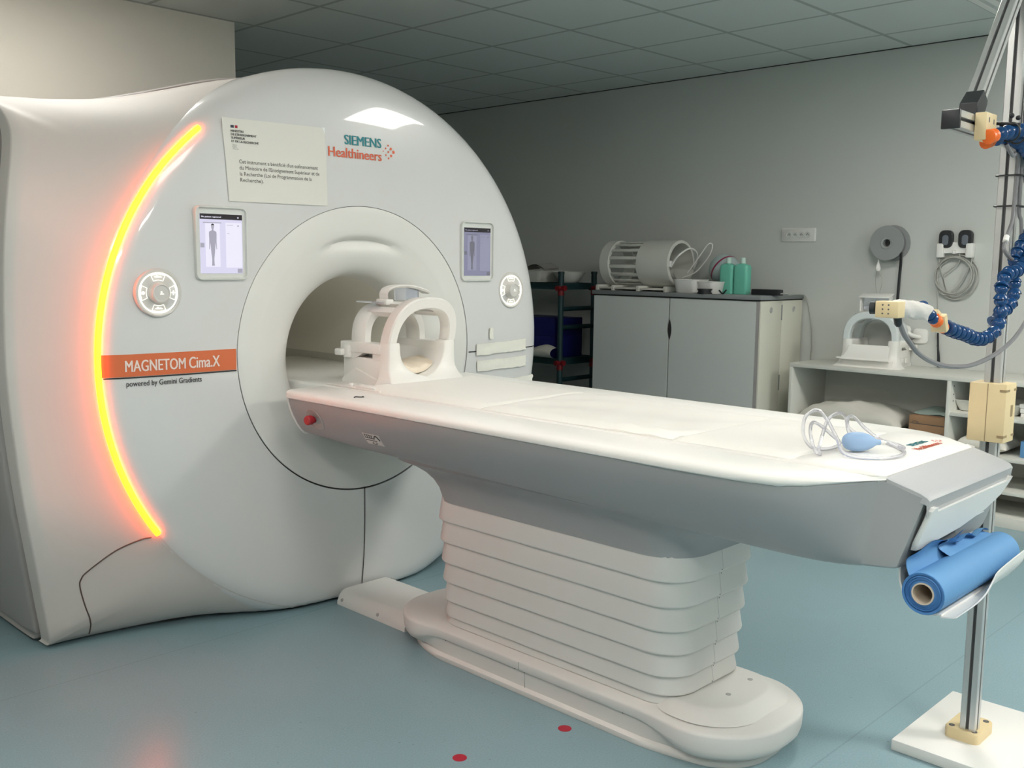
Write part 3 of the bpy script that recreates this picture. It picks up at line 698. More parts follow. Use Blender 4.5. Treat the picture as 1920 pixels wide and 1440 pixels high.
# raised table on the near end with a curved ramp edge
b = B(); rings = []
for d, z in ((0, .1205), (.010, .124), (.03, .137), (.045, .1445), (.05, .1462), (.056, .1468), (.07, .147)):
    rings.append([(x, y, z) for x, y in rrect(.41-2*d, .32-d, .15-d*.6, 12, CX, 1.42+d*.5)])
b.loft(rings, cap0=True, cap1=True); obj('base_step', b, 'bellow', base)
for x, y in ((2.275, 1.375), (2.405, 1.385)): obj('screw_cap', B().lathe([(.0075, 0), (.0075, .0015), (.002, .0015)], (x, y, .1468), (0, 0, 1), 14, True, True), 'recess', base)
b = B()
for sg in (-1, 1): b.loft([[(CX+sg*(bh-.0125+.0006), y, z) for y, z in ((1.545, .034), (2.36, .034), (2.36, .070), (1.545, .070))]], cap0=True)
b = B(); b.bx(CX-bh-.0035, CX-bh+.02, 1.999, 2.0008, .080, .1055); b.bx(CX-bh+.0098, CX-bh+.02, 1.985, 1.9862, .022, .078)
obj('seam', b, 'recess', base)
b = B()
for y in (2.02, 1.98, 2.34, 1.60): b.cyl((CX-bh+.0015, y, .0765), (CX-bh+.02, y, .0765), .0018, 8)
obj('screw', b, 'dark', base)
# low cover plate between base and scanner
cp = thing('cable_cover', 'low white floor cover joining the table base to the scanner', 'cover plate', (CX, 2.84, 0))
b = B(); b.loft([[(CX+x, y, z) for x, z in ((-.138, 0), (-.138, .012), (-.128, .034), (-.112, .050), (-.098, .055), (.098, .055), (.112, .050), (.128, .034), (.138, .012), (.138, 0))] for y in (2.64, 3.048)], cap0=True, cap1=True)
obj('plate', b, 'bellow', cp)
b = B()
for y in (2.80, 3.02): b.lathe([(.007, 0), (.006, .003), (.001, .003)], (CX-.1345, y, .022), (-1, 0, .45), 12)
b.lathe([(.007, 0), (.006, .003), (.001, .003)], (CX+.12, 3.03, .047), (.4, 0, 1), 12)
obj('screw', b, 'sidegrey', cp)
# flap and paper roll holder on the foot end
b = B(); rings = []
O = [(-.225, .715), (-.19, .713), (.02, .722), (.16, .745), (.222, .770), (.243, .800), (.2455, .816), (.235, .818), (.232, .811), (.225, .808), (-.208, .806), (-.216, .808), (-.222, .818), (-.240, .818), (-.245, .811), (-.241, .790), (-.236, .735)]
sec = []
for t, d in ((0, .002), (.003, 0), (.009, 0), (.012, .002)):
    rings.append([(CX+x*(1-d*4), .834-(z-.715)*.40-.008-t, z) for x, z in O])
b.loft(rings, cap0=True, cap1=True); obj('end_flap', b, 'white', tb, sharp=30, label='white hinged flap on the foot end')
b = B()
# cradle sheet: profile in yz swept across x with a curved front lip
RYc, RZc = .785, .634
def cradle(yz, xa, xb, th=.004):
    r0 = []; n = len(yz)
    for i, (y, z) in enumerate(yz):
        a, c_ = yz[max(i-1, 0)], yz[min(i+1, n-1)]; ty, tz = c_[0]-a[0], c_[1]-a[1]; l = math.hypot(ty, tz); r0.append((tz/l, -ty/l))
    return [(x, y+ny*s*th/2, z+nz*s*th/2) for (y, z), (ny, nz) in zip(yz, r0) for x in (0,) for s in (1,)], r0
yz = cr([(.826, .725, 0), (.842, .70, 0), (.850, .66, 0), (.842, .62, 0), (.82, .592, 0), (.785, .582, 0), (.755, .585, 0)], 4)
yz = [(p.x, p.y) for p in yz]
L1, R1 = [], []
_, nr = cradle(yz, 0, 0)
for (x0, x1, P0) in ((-.215, .215, yz),):
    lp = []
    for s in (1, -1):
        pass
    o = [(y+ny*.002, z+nz*.002) for (y, z), (ny, nz) in zip(P0, nr)]+[(y-ny*.002, z-nz*.002) for (y, z), (ny, nz) in list(zip(P0, nr))[::-1]]
    b.prism([(y, z) for y, z in o], 'yz', CX+x0, CX+x1)
# front lip: low at the left end, stepping up along the right half
lip = [(-.215, .588), (-.10, .590), (-.04, .600), (.0, .620), (.04, .636), (.20, .648), (.215, .644)]
fl = [(x, .588) for x, z in lip[::-1]]
tops = cr([(CX+x, 0, z) for x, z in lip], 5)
lrow = lambda off: [[(p.x, .757-.031*math.sin(t*1.57)-off*math.sin(t*1.57), .582-off*(1-t)+(p.z-.582)*t) for p in tops] for t in (0, .2, .4, .6, .8, 1)]
ra_, rb_ = lrow(0), lrow(.0035); b.loft(ra_, closed=False); b.loft(rb_, closed=False); b.loft([ra_[-1], rb_[-1]], closed=False)
b.loft([[r[0] for r in ra_], [r[0] for r in rb_]], closed=False); b.loft([[r[-1] for r in ra_], [r[-1] for r in rb_]], closed=False)
hd = obj('roll_holder', b, 'white', tb, label='white curved bracket carrying the blue roll')
# mattress pads
pad = [(2.13, 2.695, .006, .018, 'white vinyl pad nearest the head coil on the patient table'), (1.425, 2.125, .0035, .012, 'long middle white pad with a wrinkled cover on the patient table'), (1.095, 1.420, .003, .0085, 'short white pad nearest the blue squeeze bulb on the table')]
def make_pad(y0, y1, h0, h1, lab, fold):
    b = B(); nx, ny = 16, 40; hw = .262
    def top(u, v_):
        x = -hw+2*hw*u; y = y0+(y1-y0)*v_
        e = min(1, min(u, 1-u)/.03)**.5*min(1, min(v_, 1-v_)/.015+.2)**.5
        z = .8785+(h0+(h1-h0)*(.35+.65*v_))*e
        if fold: z += e*.0016*(math.sin(x*31+y*17+math.sin(y*9)*2)+math.sin(y*43-x*12)); z += .010*math.exp(-((x+.235)/.03)**2-((y-1.53)/.16)**2)*(1+.4*math.sin(y*60))
        return (CX+x, y, z)
    b.grid(top, nx, ny); k = (nx+1)*(ny+1)
    bot = [(x, y, .8783) for x, y, z in b.v]; fs = [f[::-1] for f in b.f]
    bd_ = [i*(ny+1) for i in range(nx+1)]+[nx*(ny+1)+j for j in range(1, ny+1)]+[i*(ny+1)+ny for i in range(nx-1, -1, -1)]+[j for j in range(ny-1, 0, -1)]
    b.add(bot, fs); m = len(bd_)
    b.f += [(bd_[i], bd_[(i+1) % m], bd_[(i+1) % m]+k, bd_[i]+k) for i in range(m)]; b.mi += [0]*m
    return tag(obj('mattress_pad', b, 'pad', sharp=60), lab, 'pad', 'pads on the patient table')
for p in pad: make_pad(p[0], p[1], p[2], p[3], p[4], p[0] == 1.425)

# blue drape roll in the holder
rl = thing('paper_roll', 'blue roll of disposable sheet held in the bracket at the foot end of the table', 'roll', (CX, .785, .585))
ra = .0455; ax0, ax1 = CX-.245, CX+.225; cy, cz = .785, .632
b = B(); b.lathe([(ra, 0), (ra, ax1-ax0)], (ax0, cy, cz), (1, 0, 0), 40)
b.lathe([(.0225, ax1-ax0), (ra-.002, ax1-ax0+.001), (ra, ax1-ax0)], (ax0, cy, cz), (1, 0, 0), 40)
wr = obj('wound_sheet', b, 'drape', rl)
b = B()
b.lathe([(ra, 0), (ra-.001, -.002), (.040, -.001), (.0395, .002), (.036, -.002), (.0355, .001), (.031, -.001), (.0305, .002), (.026, 0), (.0235, .0)], (ax0, cy, cz), (1, 0, 0), 40)
obj('sheet_edge', b, 'drape2', rl)
obj('core', B().lathe([(.0235, .005), (.0238, -.003), (.0208, -.003), (.0205, .02), (.0205, .30), (.001, .30)], (ax0, cy, cz), (1, 0, 0), 32), 'tube', rl)
b = B()   # loose end folded over the top
def loose(u, v_):
    x = ax0-.004+(.30)*u; t = v_
    y = cy+.030+.028*math.sin(t*2.2)-.03*t*u; z = cz+.034+.058*t*(1-.25*u)+.006*math.sin(u*9+t*5)*t
    return (x, y-.035*t*(1-u), z)
b.grid(loose, 16, 10); g2 = B(); g2.add(b.v, b.f); g2.add([(x, y+.0012, z) for x, y, z in b.v], [f[::-1] for f in b.f])
obj('loose_sheet', g2, 'drape', rl)
b = B()
def loose2(u, v_):
    x = ax0+.17+.27*u; return (x, cy+.010+.035*math.sin(v_*2.5)-.012*v_, cz+.0440-.01*v_+.040*v_*(1-.5*u)+.007*math.sin(u*16)*v_)
b.grid(loose2, 18, 8); g2 = B(); g2.add(b.v, b.f); g2.add([(x, y+.0012, z) for x, y, z in b.v], [f[::-1] for f in b.f])
obj('loose_sheet', g2, 'drape', rl)

# squeeze bulb with clear tubing
bl = thing('squeeze_bulb', 'blue rubber patient call bulb with coiled clear tubing on the table', 'call bulb', (2.22, 1.02, .884))
b = B(); d0 = Vector((.062, -.056, 0)).normalized()
b.lathe([(.001, -.043), (.008, -.0425), (.014, -.039), (.019, -.032), (.0225, -.020), (.0235, -.008), (.0225, .004), (.019, .018), (.0135, .029), (.0085, .036), (.0068, .041), (.0062, .048), (.0045, .048)], (2.222, 1.015, .9085), d0+Vector((0, 0, -.03)), 28)
obj('bulb', b, 'bulb', bl)
b = B(); b.lathe([(.0052, .046), (.0052, .056), (.0035, .06), (.003, .068)], (2.222, 1.015, .9085), d0+Vector((0, 0, -.03)), 14, True, True); obj('connector', b, 'white', bl)
TP = [(2.268, .9735, .9065), (2.277, .965, .904), (2.295, .952, .894), (2.33, .955, .889), (2.372, 1.0, .888), (2.39, 1.05, .888), (2.386, 1.09, .893), (2.36, 1.11, .915), (2.315, 1.10, .948), (2.26, 1.09, .965), (2.205, 1.09, .955), (2.16, 1.08, .925), (2.125, 1.07, .895), (2.105, 1.055, .888), (2.085, 1.06, .900), (2.09, 1.075, .935), (2.125, 1.09, .955), (2.165, 1.09, .945), (2.19, 1.07, .92), (2.21, 1.06, .90), (2.19, 1.075, .888), (2.15, 1.10, .892), (2.115, 1.105, .925), (2.095, 1.095, .965), (2.095, 1.08, .985), (2.115, 1.07, .988), (2.13, 1.055, .965), (2.14, 1.035, .925), (2.13, 1.01, .893), (2.14, .96, .888), (2.19, .925, .888), (2.26, .925, .888), (2.32, .96, .888), (2.36, 1.02, .892), (2.37, 1.07, .915), (2.345, 1.09, .945), (2.30, 1.085, .950), (2.27, 1.07, .925), (2.27, 1.05, .898), (2.31, 1.04, .888), (2.36, 1.06, .888), (2.40, 1.10, .887)]
b = B(); b.tube(cr(TP, 6), .0042, 8); obj('tubing', b, 'clear', bl)

# ------------------------------------------------------------------ head coils
def bevel(o, wd=.004, seg=2, ang=40):
    m = o.modifiers.new('bevel', 'BEVEL'); m.width = wd; m.segments = seg; m.limit_method = 'ANGLE'; m.angle_limit = R(ang); m.harden_normals = False
    return o
def arch_band(b, ro, ri, y0, y1, zb, a0=0, a1=180, n=40, e=2.5, m=0):
    rings = []
    for k in range(n+1):
        a = R(a0+(a1-a0)*k/n); c_, s_ = math.cos(a), math.sin(a)
        sx = math.copysign(abs(c_)**(2/e), c_); sz = abs(s_)**(2/e)
        O = (ro[0]*sx, zb+ro[1]*sz); I = (ri[0]*sx, zb+ri[1]*sz)
        mx, mz = (O[0]-I[0])*.12, (O[1]-I[1])*.12
        rings.append([(O[0]-mx, y0, O[1]-mz), (O[0], y0+.006, O[1]), (O[0], y1-.006, O[1]), (O[0]-mx, y1, O[1]-mz), (I[0]+mx, y1, I[1]+mz), (I[0], y1-.006, I[1]), (I[0], y0+.006, I[1]), (I[0]+mx, y0, I[1]+mz)])
    b.loft(rings, cap0=True, cap1=True)
def xf(b, loc, rz):
    mt = Matrix.Translation(loc) @ Matrix.Rotation(rz, 4, 'Z'); b.v = [tuple(mt @ Vector(v)) for v in b.v]; return b
def head_coil(label, loc, rz, archmat, apron):
    t = thing('head_coil', label, 'head coil', loc)
    P = lambda nm, b, m, par=None, bv=0, **k: (bevel(obj(nm, xf(b, loc, rz), m, par or t, **k), bv) if bv else obj(nm, xf(b, loc, rz), m, par or t, **k))
    fy = lambda z: -.055*max(0, (.075-z)/.075)**1.8
    lean = lambda z: 0 if apron else -.045*max(0, (z-.155)/.16)
    zs = [0, .006, .012, .02, .03, .037, .04, .046, .054, .064, .078, .095, .112, .128, .142, .152, .155]
    xo_ = lambda z: lerp1(z, [0, .012, .03, .06, .10, .155], [.190, .176, .165, .158, .1555, .155])
    def xi_(z): return 0 if z < .036 else (.102*math.sqrt(max(0, 1-((.128-z)/.093)**2)) if z < .128 else .102)
    for s in (-1, 1):
        b = B(); rings = []
        for z in zs:
            o, i_ = xo_(z), xi_(z); rd = .006 if z < .152 else .009
            i_ = min(i_+(.003 if z >= .155 else 0), o-.02); y = fy(z)
            rings.append([(s*i_, y+rd, z), (s*(i_+min(rd, .3*i_)), y, z), (s*(o-rd), y, z), (s*o, y+rd, z), (s*o, .05, z), (s*i_, .05, z)])
        b.loft(rings, cap0=True, cap1=True); P('front_plate', b, 'coil', sharp=50)
    b = B(); th = .010; inner = [(.102*math.cos(R(a)), .128+.093*math.sin(R(a))) for a in range(180, 361, 8)]
    outer = [(.112*math.cos(R(a)), .128+.103*math.sin(R(a))) for a in range(180, 361, 8)]
    b.prism(inner+outer[::-1], 'xz', .05, .275); P('head_cradle', b, 'coil')
    for s in (-1, 1):
        b = B(); b.bx(s*.112, s*.150, .05, .275, 0, .095, .003); b.bx(s*.104, s*.158, .05, .285, .112, .150, .005)
        b.prism([(.05, .09), (.10, .09), (.10, .115), (.05, .115)], 'yz', s*.11, s*.151); b.prism([(.20, .09), (.275, .09), (.275, .115), (.15, .115)], 'yz', s*.11, s*.151)
        b.prism([(.05, 0), (.275, 0), (.275, .012), (.20, .055), (.05, .015)], 'yz', s*.150, s*.156)
        P('side_wall', b, 'coil')
        b = B(); b.bx(s*.150, s*.185, .245, .285, .098, .122, .005); b.bx(s*.150, s*.168, .222, .255, .09, .138, .006); P('latch', b, 'coil')
    b = B(); arch_band(b, (.156, .160), (.118, .118), 0.0, .055, .155); b.v = [(x, y+lean(z), z) for x, y, z in b.v]; P('front_arch', b, archmat)
    b = B(); arch_band(b, (.146, .142), (.112, .108), .155, .235, .150, e=2.6); P('rear_arch', b, archmat if apron else 'coil')
    for a0, a1 in ((42, 54), (126, 138), (64, 76), (104, 116)):
        b = B(); arch_band(b, (.146, .146), (.122, .122), .0 if not apron else .03, .18, .155, a0, a1, 8); P('arch_bridge', b, 'coil')
    # mirror holder on top
    b = B(); bar = cr([(-.078, 0, .300), (-.080, 0, .325), (-.066, 0, .342), (-.02, 0, .352), (.04, 0, .350), (.10, 0, .336), (.118, 0, .328)], 5)
    b.loft([[(p.x, y, p.z+dz) for y, dz in ((.10, 0), (.104, .004), (.146, .004), (.15, 0), (.146, -.006), (.104, -.006))] for p in bar], cap0=True, cap1=True)
    b.bx(-.092, -.058, .095, .155, .285, .305, .003); mh = P('mirror_holder', b, 'coil')
    b = B(); b.bx(-.135, -.03, .105, .215, .292, .297); b.bx(-.03, .08, .12, .126, .30, .345); b.bx(.03, .085, .128, .133, .30, .34); P('mirror_plate', b, 'coilglass', mh)
    if apron:
        b = B(); b.box((0, .075, .405), (.175, .085, .007), .002, 2, Matrix.Rotation(R(14), 4, 'X')); b.bx(-.085, -.077, .05, .10, .31, .40, .002); b.bx(.077, .085, .05, .10, .31, .40, .002); P('mirror_frame', b, 'coil')
        b = B(); b.bx(-.076, .076, .095, .099, .32, .395); P('mirror_plate', b, 'coilglass')
    if apron:
        b = B(); rings = []
        for y, z, h in ((.004, .125, .115), (-.02, .09, .118), (-.05, .065, .125), (-.075, .055, .135), (-.078, .045, .135), (-.06, .038, .13), (.0, .03, .13)):
            rings.append([(x, y, z) for x in [-h+2*h*k/10 for k in range(11)]])
        b.loft(rings, closed=False); P('chin_rest', b, 'coil')
        b = B(); b.bx(-.145, .145, -.045, .05, 0, .042, .006); P('foot', b, 'coil')
        b = B(); b.bx(-.165, -.13, -.07, -.05, .045, .055, .004); P('latch', b, 'coil')
        b = B(); b.bx(.156, .166, .06, .10, .02, .055, .006).bx(.156, .166, .14, .18, .02, .055, .006); P('side_rib', b, 'coil')
    return t
head_coil('white MRI head coil standing on the patient table inside the bore opening', (CX, 2.70, .8786), 0, 'coil', False)
# cushion in the cradle
b = B(); rings = []
for k in range(13):
    y = 2.735+.19*k/12; e = max(.05, 1-abs(k-5.5)/6.6)**.5; rr_ = []
    for j in range(25):
        u = -1+2*j/24; x = .093*u*(.75+.25*e); zb = .128-.091*math.sqrt(max(0, 1-(x/.102)**2))+.002
        rr_.append((CX+x, y, .8786+zb))
    top = []
    for j in range(24, -1, -1):
        u = -1+2*j/24; x = .093*u*(.75+.25*e); zb = .128-.091*math.sqrt(max(0, 1-(x/.102)**2))+.002
        top.append((CX+x, y, .8786+max(zb+.001, zb+(.050*(1-abs(u)**2.5)*e-.012*math.exp(-(u/.4)**2)*e+.003*math.sin(u*12+k*1.3)*e))))
    rings.append(rr_+top)
b.loft(rings, cap0=True, cap1=True)
tag(obj('cushion', b, 'cream', sharp=70), 'cream foam cushion in clear wrap lying inside the head coil on the table', 'cushion')
# coil socket strip on the table beside the head coil
b = B(); b.bx(2.045, 2.125, 2.62, 2.93, .8785, .884, .002); b.bx(2.05, 2.075, 2.66, 2.76, .884, .890, .002); b.bx(2.085, 2.10, 2.70, 2.80, .884, .888, .001)
b.ball((2.06, 2.80, .888), (.018, .018, .014), 12, 8); b.ball((2.11, 2.66, .888), (.018, .018, .014), 12, 8)
obj('plug_strip', b, 'table', tb)

# ------------------------------------------------------------------ cabinet against the right wall
cb = thing('cabinet', 'grey two-door cabinet with dark grey top and cream sides standing against the wall', 'cabinet', (5.45, 3.67, 0))
obj('body', B().bx(5.222, 5.70, 3.04, 4.307, .03, 1.108), 'cabside', cb)
b = B(); b.bx(5.19, 5.712, 3.028, 4.319, 1.116, 1.141, .002); obj('worktop', b, 'worktop', cb)
b = B(); b.bx(5.206, 5.705, 3.034, 4.313, 1.108, 1.116); obj('shadow_gap', b, 'dark', cb)
b = B(); b.bx(5.25, 5.69, 3.06, 4.29, 0, .03); obj('plinth', b, 'dark', cb)
# side panel made of two leaves
b = B(); b.bx(5.206, 5.449, 3.030, 3.040, .03, 1.108, .001); b.bx(5.452, 5.70, 3.030, 3.040, .03, 1.108, .001); sp_ = obj('side_panel', b, 'cabside', cb)
b = B()
for x in (5.322, 5.593): b.lathe([(.018, 0), (.017, .003), (.014, .003), (.013, .001), (.001, .001)], (x, 3.03, 1.054), (0, -1, 0), 20)
obj('lock', b, 'alu', sp_)
b = B(); b.bx(5.443, 5.455, 3.0285, 3.033, .99, 1.083); b.bx(5.443, 5.455, 3.0285, 3.033, .56, .655); obj('finger_slot', b, 'worktop', sp_)
hz = .905
for y0, y1, s in ((3.690, 4.307, 1), (3.062, 3.680, -1)):
    # door leaf with a scooped finger grip on the meeting edge
    ee = y0 if s > 0 else y1; far = y1 if s > 0 else y0
    edge = [(ee, .05)]+[(ee+s*.016*max(0, 1-((z-hz)/.075)**2)**1.3, z) for z in [hz-.08+.16*k/16 for k in range(17)]]+[(ee, 1.106)]
    pts = edge+[(far, 1.106), (far, .05)]
    d = obj('door', B().prism(pts, 'yz', 5.202, 5.220), 'cabgrey', cb)
obj('door_gap', B().bx(5.2195, 5.2215, 3.06, 4.30, .05, 1.106), 'dark', cb)
obj('front_stile', B().bx(5.204, 5.222, 3.0405, 3.0595, .05, 1.108), 'sidegrey', cb)
# wire of the power strip
# ---- things on the cabinet
TZ = 1.141
bc = thing('birdcage_coil', 'white cylindrical birdcage coil with slatted ring lying on the cabinet', 'coil', (5.42, 4.04, TZ))
cx_, cz_ = 5.42, TZ+.182
def ring_tube(y0, y1, ro, ri): return B().lathe([(ri, 0), (ro-.004, 0), (ro, .004), (ro, y1-y0-.004), (ro-.004, y1-y0), (ri, y1-y0), (ri, 0)], (cx_, y0, cz_), (0, 1, 0), 48)
obj('end_ring', ring_tube(4.245, 4.325, .155, .132), 'shelf', bc); obj('sleeve', ring_tube(3.755, 4.015, .155, .135), 'shelf', bc)
for k in range(16):
    a = R(k*22.5+8); b = B(); x, z = cx_+.142*math.cos(a), cz_+.142*math.sin(a)
    b.box((x, 4.13, z), (.010, .25, .022), .003, 2, Matrix.Rotation(-a, 4, 'Y')); obj('rung', b, 'shelf', bc)
b = B(); b.bx(5.27, 5.57, 3.76, 4.35, TZ+.010, TZ+.022, .002)
for y in (4.335, 4.20, 3.99, 3.77): b.bx(5.262, 5.578, y-.012, y+.012, TZ, TZ+.036, .003)
obj('stand', b, 'shelf', bc)
b = B(); b.tube(cr([(cx_-.125, 3.75, cz_-.02), (cx_-.12, 3.70, cz_+.05), (cx_-.03, 3.67, cz_+.10), (cx_+.07, 3.68, cz_+.06), (cx_+.11, 3.73, cz_-.03)], 6), .006, 8)
b.tube(cr([(cx_+.02, 3.76, cz_-.09), (cx_+.06, 3.68, cz_-.05), (cx_+.11, 3.62, cz_+.05), (cx_+.12, 3.60, cz_+.12), (cx_+.10, 3.62, cz_+.13), (cx_+.08, 3.68, cz_+.04), (cx_+.05, 3.74, cz_-.06)], 6), .004, 8)
b.box((cx_-.13, 3.752, cz_+.0), (.03, .02, .04), .004); obj('head_strap', b, 'white', bc)
b = B(); b.loft([[(cx_+.13*math.cos(R(a)), y, cz_+.13*math.sin(R(a))+.004) for a in range(200, 341, 10)] for y in (3.74, 4.0)], closed=False)
b.loft([[(cx_+.125*math.cos(R(a)), y, cz_+.125*math.sin(R(a))+.008) for a in range(200, 341, 10)] for y in (3.74, 4.0)], closed=False); obj('head_pad', b, 'shelf', bc)
# kidney dish
def tray(b, cx, cy, z, L, W, H, r, th=.003, flare=1.18):
    R_ = lambda w_, l, rr, zz: [(x, y, zz) for x, y in rrect(w_, l, rr, 6, cx, cy)]
    b.loft([R_(W*.8, L*.8, r*.8, z), R_(W*.85, L*.85, r*.85, z+.004), R_(W, L, r, z+H-.004), R_(W*1.04, L*1.04, r*1.04, z+H-.003), R_(W*1.04, L*1.04, r*1.04, z+H), R_(W*.98, L*.98, r*.98, z+H), R_(W*.82, L*.82, r*.8, z+.008)], cap0=True, cap1=True)
b = B(); tray(b, 5.31, 3.60, TZ, .20, .16, .085, .05); tray(b, 5.31, 3.455, TZ, .16, .14, .075, .05)
tag(obj('dish', b, 'white'), 'white moulded plastic dish in front of the birdcage coil on the cabinet', 'dish')
# ball on a blue stand
pb = thing('test_ball', 'pale glass ball with magenta band on a blue foot behind the green bottles', 'ball', (5.52, 3.49, TZ))
obj('foot', B().lathe([(.055, 0), (.055, .01), (.04, .03), (.04, .07), (.05, .08), (.001, .08)], (5.52, 3.49, TZ), (0, 0, 1), 28, True), 'bluestand', pb)
obj('ball', B().ball((5.52, 3.49, TZ+.150), (.20, .20, .20), 36, 24), 'ball', pb)
b = B(); c0 = Vector((5.52, 3.49, TZ+.150)); nn = (Vector((.534, -.845, 0))-Vector((0, 0, .9))+Vector((-.845, -.534, 0))*1.02).normalized(); u = nn.orthogonal().normalized(); v_ = nn.cross(u)
b.loft([[c0+(u*math.cos(t)+v_*math.sin(t))*.1006+nn*(.012*s) for s in (-.5, 0, .5)] for t in [2*math.pi*k/60 for k in range(61)]], closed=False); obj('band', b, 'magenta', pb)
for y, lab in ((3.385, 'green gel bottle nearer the ball on the cabinet'), (3.283, 'green gel bottle nearer the power strip on the cabinet')):
    t = thing('bottle', lab, 'bottle', (5.40, y, TZ), 'green bottles on the cabinet'); b = B()
    R_ = lambda w_, l, rr, zz: [(x, yy, zz) for x, yy in rrect(w_, l, rr, 6, 5.40, y)]
    b.loft([R_(.062, .090, .015, TZ), R_(.068, .096, .018, TZ+.006), R_(.068, .096, .018, TZ+.165), R_(.062, .090, .02, TZ+.178), R_(.044, .06, .02, TZ+.186), R_(.03, .03, .0149, TZ+.19)], cap0=True, cap1=True)
    obj('bottle_body', b, 'green', t); obj('cap', B().lathe([(.016, .188), (.016, .222), (.014, .225), (.001, .225)], (5.40, y, TZ), (0, 0, 1), 18, True), 'capw', t)
b = B(); b.lathe([(.046, 0), (.046, .008), (.040, .009), (.040, .022), (.046, .023), (.046, .031), (.012, .031), (.012, 0)], (5.225, 3.44, TZ), (0, 0, 1), 28, True); tag(obj('tape_roll', b, 'black'), 'small dark spool standing by the white dish on the cabinet', 'spool')
b = B(); b.tube([(5.24, 3.345, TZ+.024), (5.238, 3.328, TZ+.008), (5.238, 3.320, TZ+.005), (5.238, 3.312, TZ+.008), (5.236, 3.292, TZ+.028)], .005, 8); tag(obj('clip', b, 'black'), 'small black V-shaped clip at the front of the green bottles', 'clip')
ps = thing('power_strip', 'long black box lying near the right end of the cabinet top', 'power strip', (5.36, 3.06, TZ))
b = B(); b.box((5.36, 3.085, TZ+.018), (.055, .20, .036), .005, 2, Matrix.Rotation(R(-8), 4, 'Z')); obj('box', b, 'black', ps)
b = B()
for dz in (.010, .024):
    for dx in (-.012, .012): b.cyl((5.375+dx, 3.188, TZ+dz), (5.375+dx, 3.178, TZ+dz), .005, 10)
obj('socket_hole', b, 'led', ps)
b = B(); b.tube(cr([(5.345, 2.985, TZ+.012), (5.36, 2.95, TZ+.014), (5.45, 2.985, TZ+.004), (5.62, 3.01, TZ+.004), (5.69, 3.005, TZ-.01), (5.70, 2.985, TZ-.08), (5.70, 2.96, TZ-.2), (5.70, 2.952, TZ-.35), (5.70, 2.955, .78), (5.70, 2.955, .60)], 6), .004, 6); obj('cord', b, 'cablelight', ps)

# ------------------------------------------------------------------ dark rack left of the cabinet
rk = thing('rack', 'dark teal rack with red joints in the dim corner left of the cabinet', 'rack', (5.36, 4.95, 0))
Yr = 4.60
for x, y in ((5.19, Yr), (5.55, Yr), (5.19, 5.55), (5.55, 5.55)):
    obj('post', B().lathe([(.020, 0), (.020, 1.245), (.024, 1.245), (.022, 1.262), (.001, 1.262)], (x, y, 0), (0, 0, 1), 16, True), 'darkteal', rk)
for z in (1.165, .635, .16):
    b = B(); b.bx(5.17, 5.57, Yr+.0, 5.57, z, z+.012); b.bx(5.18, 5.20, Yr, 5.55, z-.03, z+.015); b.bx(5.54, 5.56, Yr, 5.55, z-.03, z+.015); b.bx(5.19, 5.55, Yr-.012, Yr+.012, z-.03, z+.015); obj('shelf', b, 'darkteal', rk)
for z in (1.0, .87, .50, .36): obj('rung', B().cyl((5.19, Yr, z), (5.55, Yr, z), .016, 12), 'darkteal', rk)
for z in (1.145, .62):
    for x in (5.19, 5.55):
        b = B(); b.cyl((x, Yr-.042, z), (x, Yr-.012, z), .019, 14); b.cyl((x-.045, Yr, z), (x+.045, Yr, z), .018, 14); b.cyl((x, Yr, z-.05), (x, Yr, z-.015), .023, 14); obj('joint', b, 'redjoint', rk)
b = B(); tray(b, 5.36, 5.05, 1.178, .46, .30, .085, .03); tag(obj('tray', b, 'shelf'), 'cream rectangular tray on top of the dark rack', 'tray')
b = B(); b.lathe([(.05, 0), (.07, .012), (.10, .05), (.115, .075), (.12, .08), (.115, .082), (.105, .074), (.06, .016), (.001, .010)], (5.37, 4.685, 1.178), (0, 0, 1), 32, True); tag(obj('bowl', b, 'shelf'), 'cream round bowl at the right end of the dark rack top', 'bowl')
b = B(); b.grid(lambda u, v_: (5.28+.16*u, 4.84+.20*v_, 1.275+.035*math.sin(v_*3.1)+.01*u), 4, 10); b2 = B(); b2.add(b.v, b.f); b2.add([(x, y, z-.012) for x, y, z in b.v], [f[::-1] for f in b.f]); tag(obj('folded_cover', b2, 'sidegrey'), 'grey folded cover lying across the cream tray on the dark rack', 'cover')
b = B(); b.bx(5.2, 5.5, 4.66, 5.1, .80, .93, .004); b.bx(5.2, 5.5, 4.66, 5.1, .648, .80, .004); tag(obj('storage_box', b, 'bluebox'), 'deep blue box on the middle shelf of the dark rack', 'box')
def pillow(cx, cy, z, lx, ly, h, sd, name, lab, m='pillow', cat='pillow', rz=0):
    b = B(); rr = random.Random(sd); ph = [rr.uniform(0, 6) for _ in range(6)]
    for sgn in (1, -1):
        def fn(u, v_):
            a, c_ = 2*u-1, 2*v_-1; e = max(0, (1-abs(a)**3.2)*(1-abs(c_)**3.2))**.55
            x = lx/2*a*(1-.10*(1-abs(c_))*abs(a)**3); y = ly/2*c_*(1-.10*(1-abs(a))*abs(c_)**3)
            wv = .10*math.sin(a*5+ph[0]+c_*3)+.07*math.sin(c_*8+ph[1]+a*6)+.05*math.sin((a-c_)*11+ph[2])
            zz = h*.62*e*(1+wv) if sgn > 0 else -h*.30*e
            X_, Y_ = x*math.cos(rz)-y*math.sin(rz), x*math.sin(rz)+y*math.cos(rz)
            return (cx+X_, cy+Y_, z+h*.32+zz)
        g = B(); g.grid(fn, 22, 26); b.add(g.v, g.f if sgn > 0 else [f[::-1] for f in g.f])
    return tag(obj(name, b, m, sharp=80), lab, cat)
pillow(5.36, 4.83, .648, .30, .38, .10, 3, 'pillow', 'pale crumpled pillow on the middle shelf of the dark rack') if False else None
b = B()
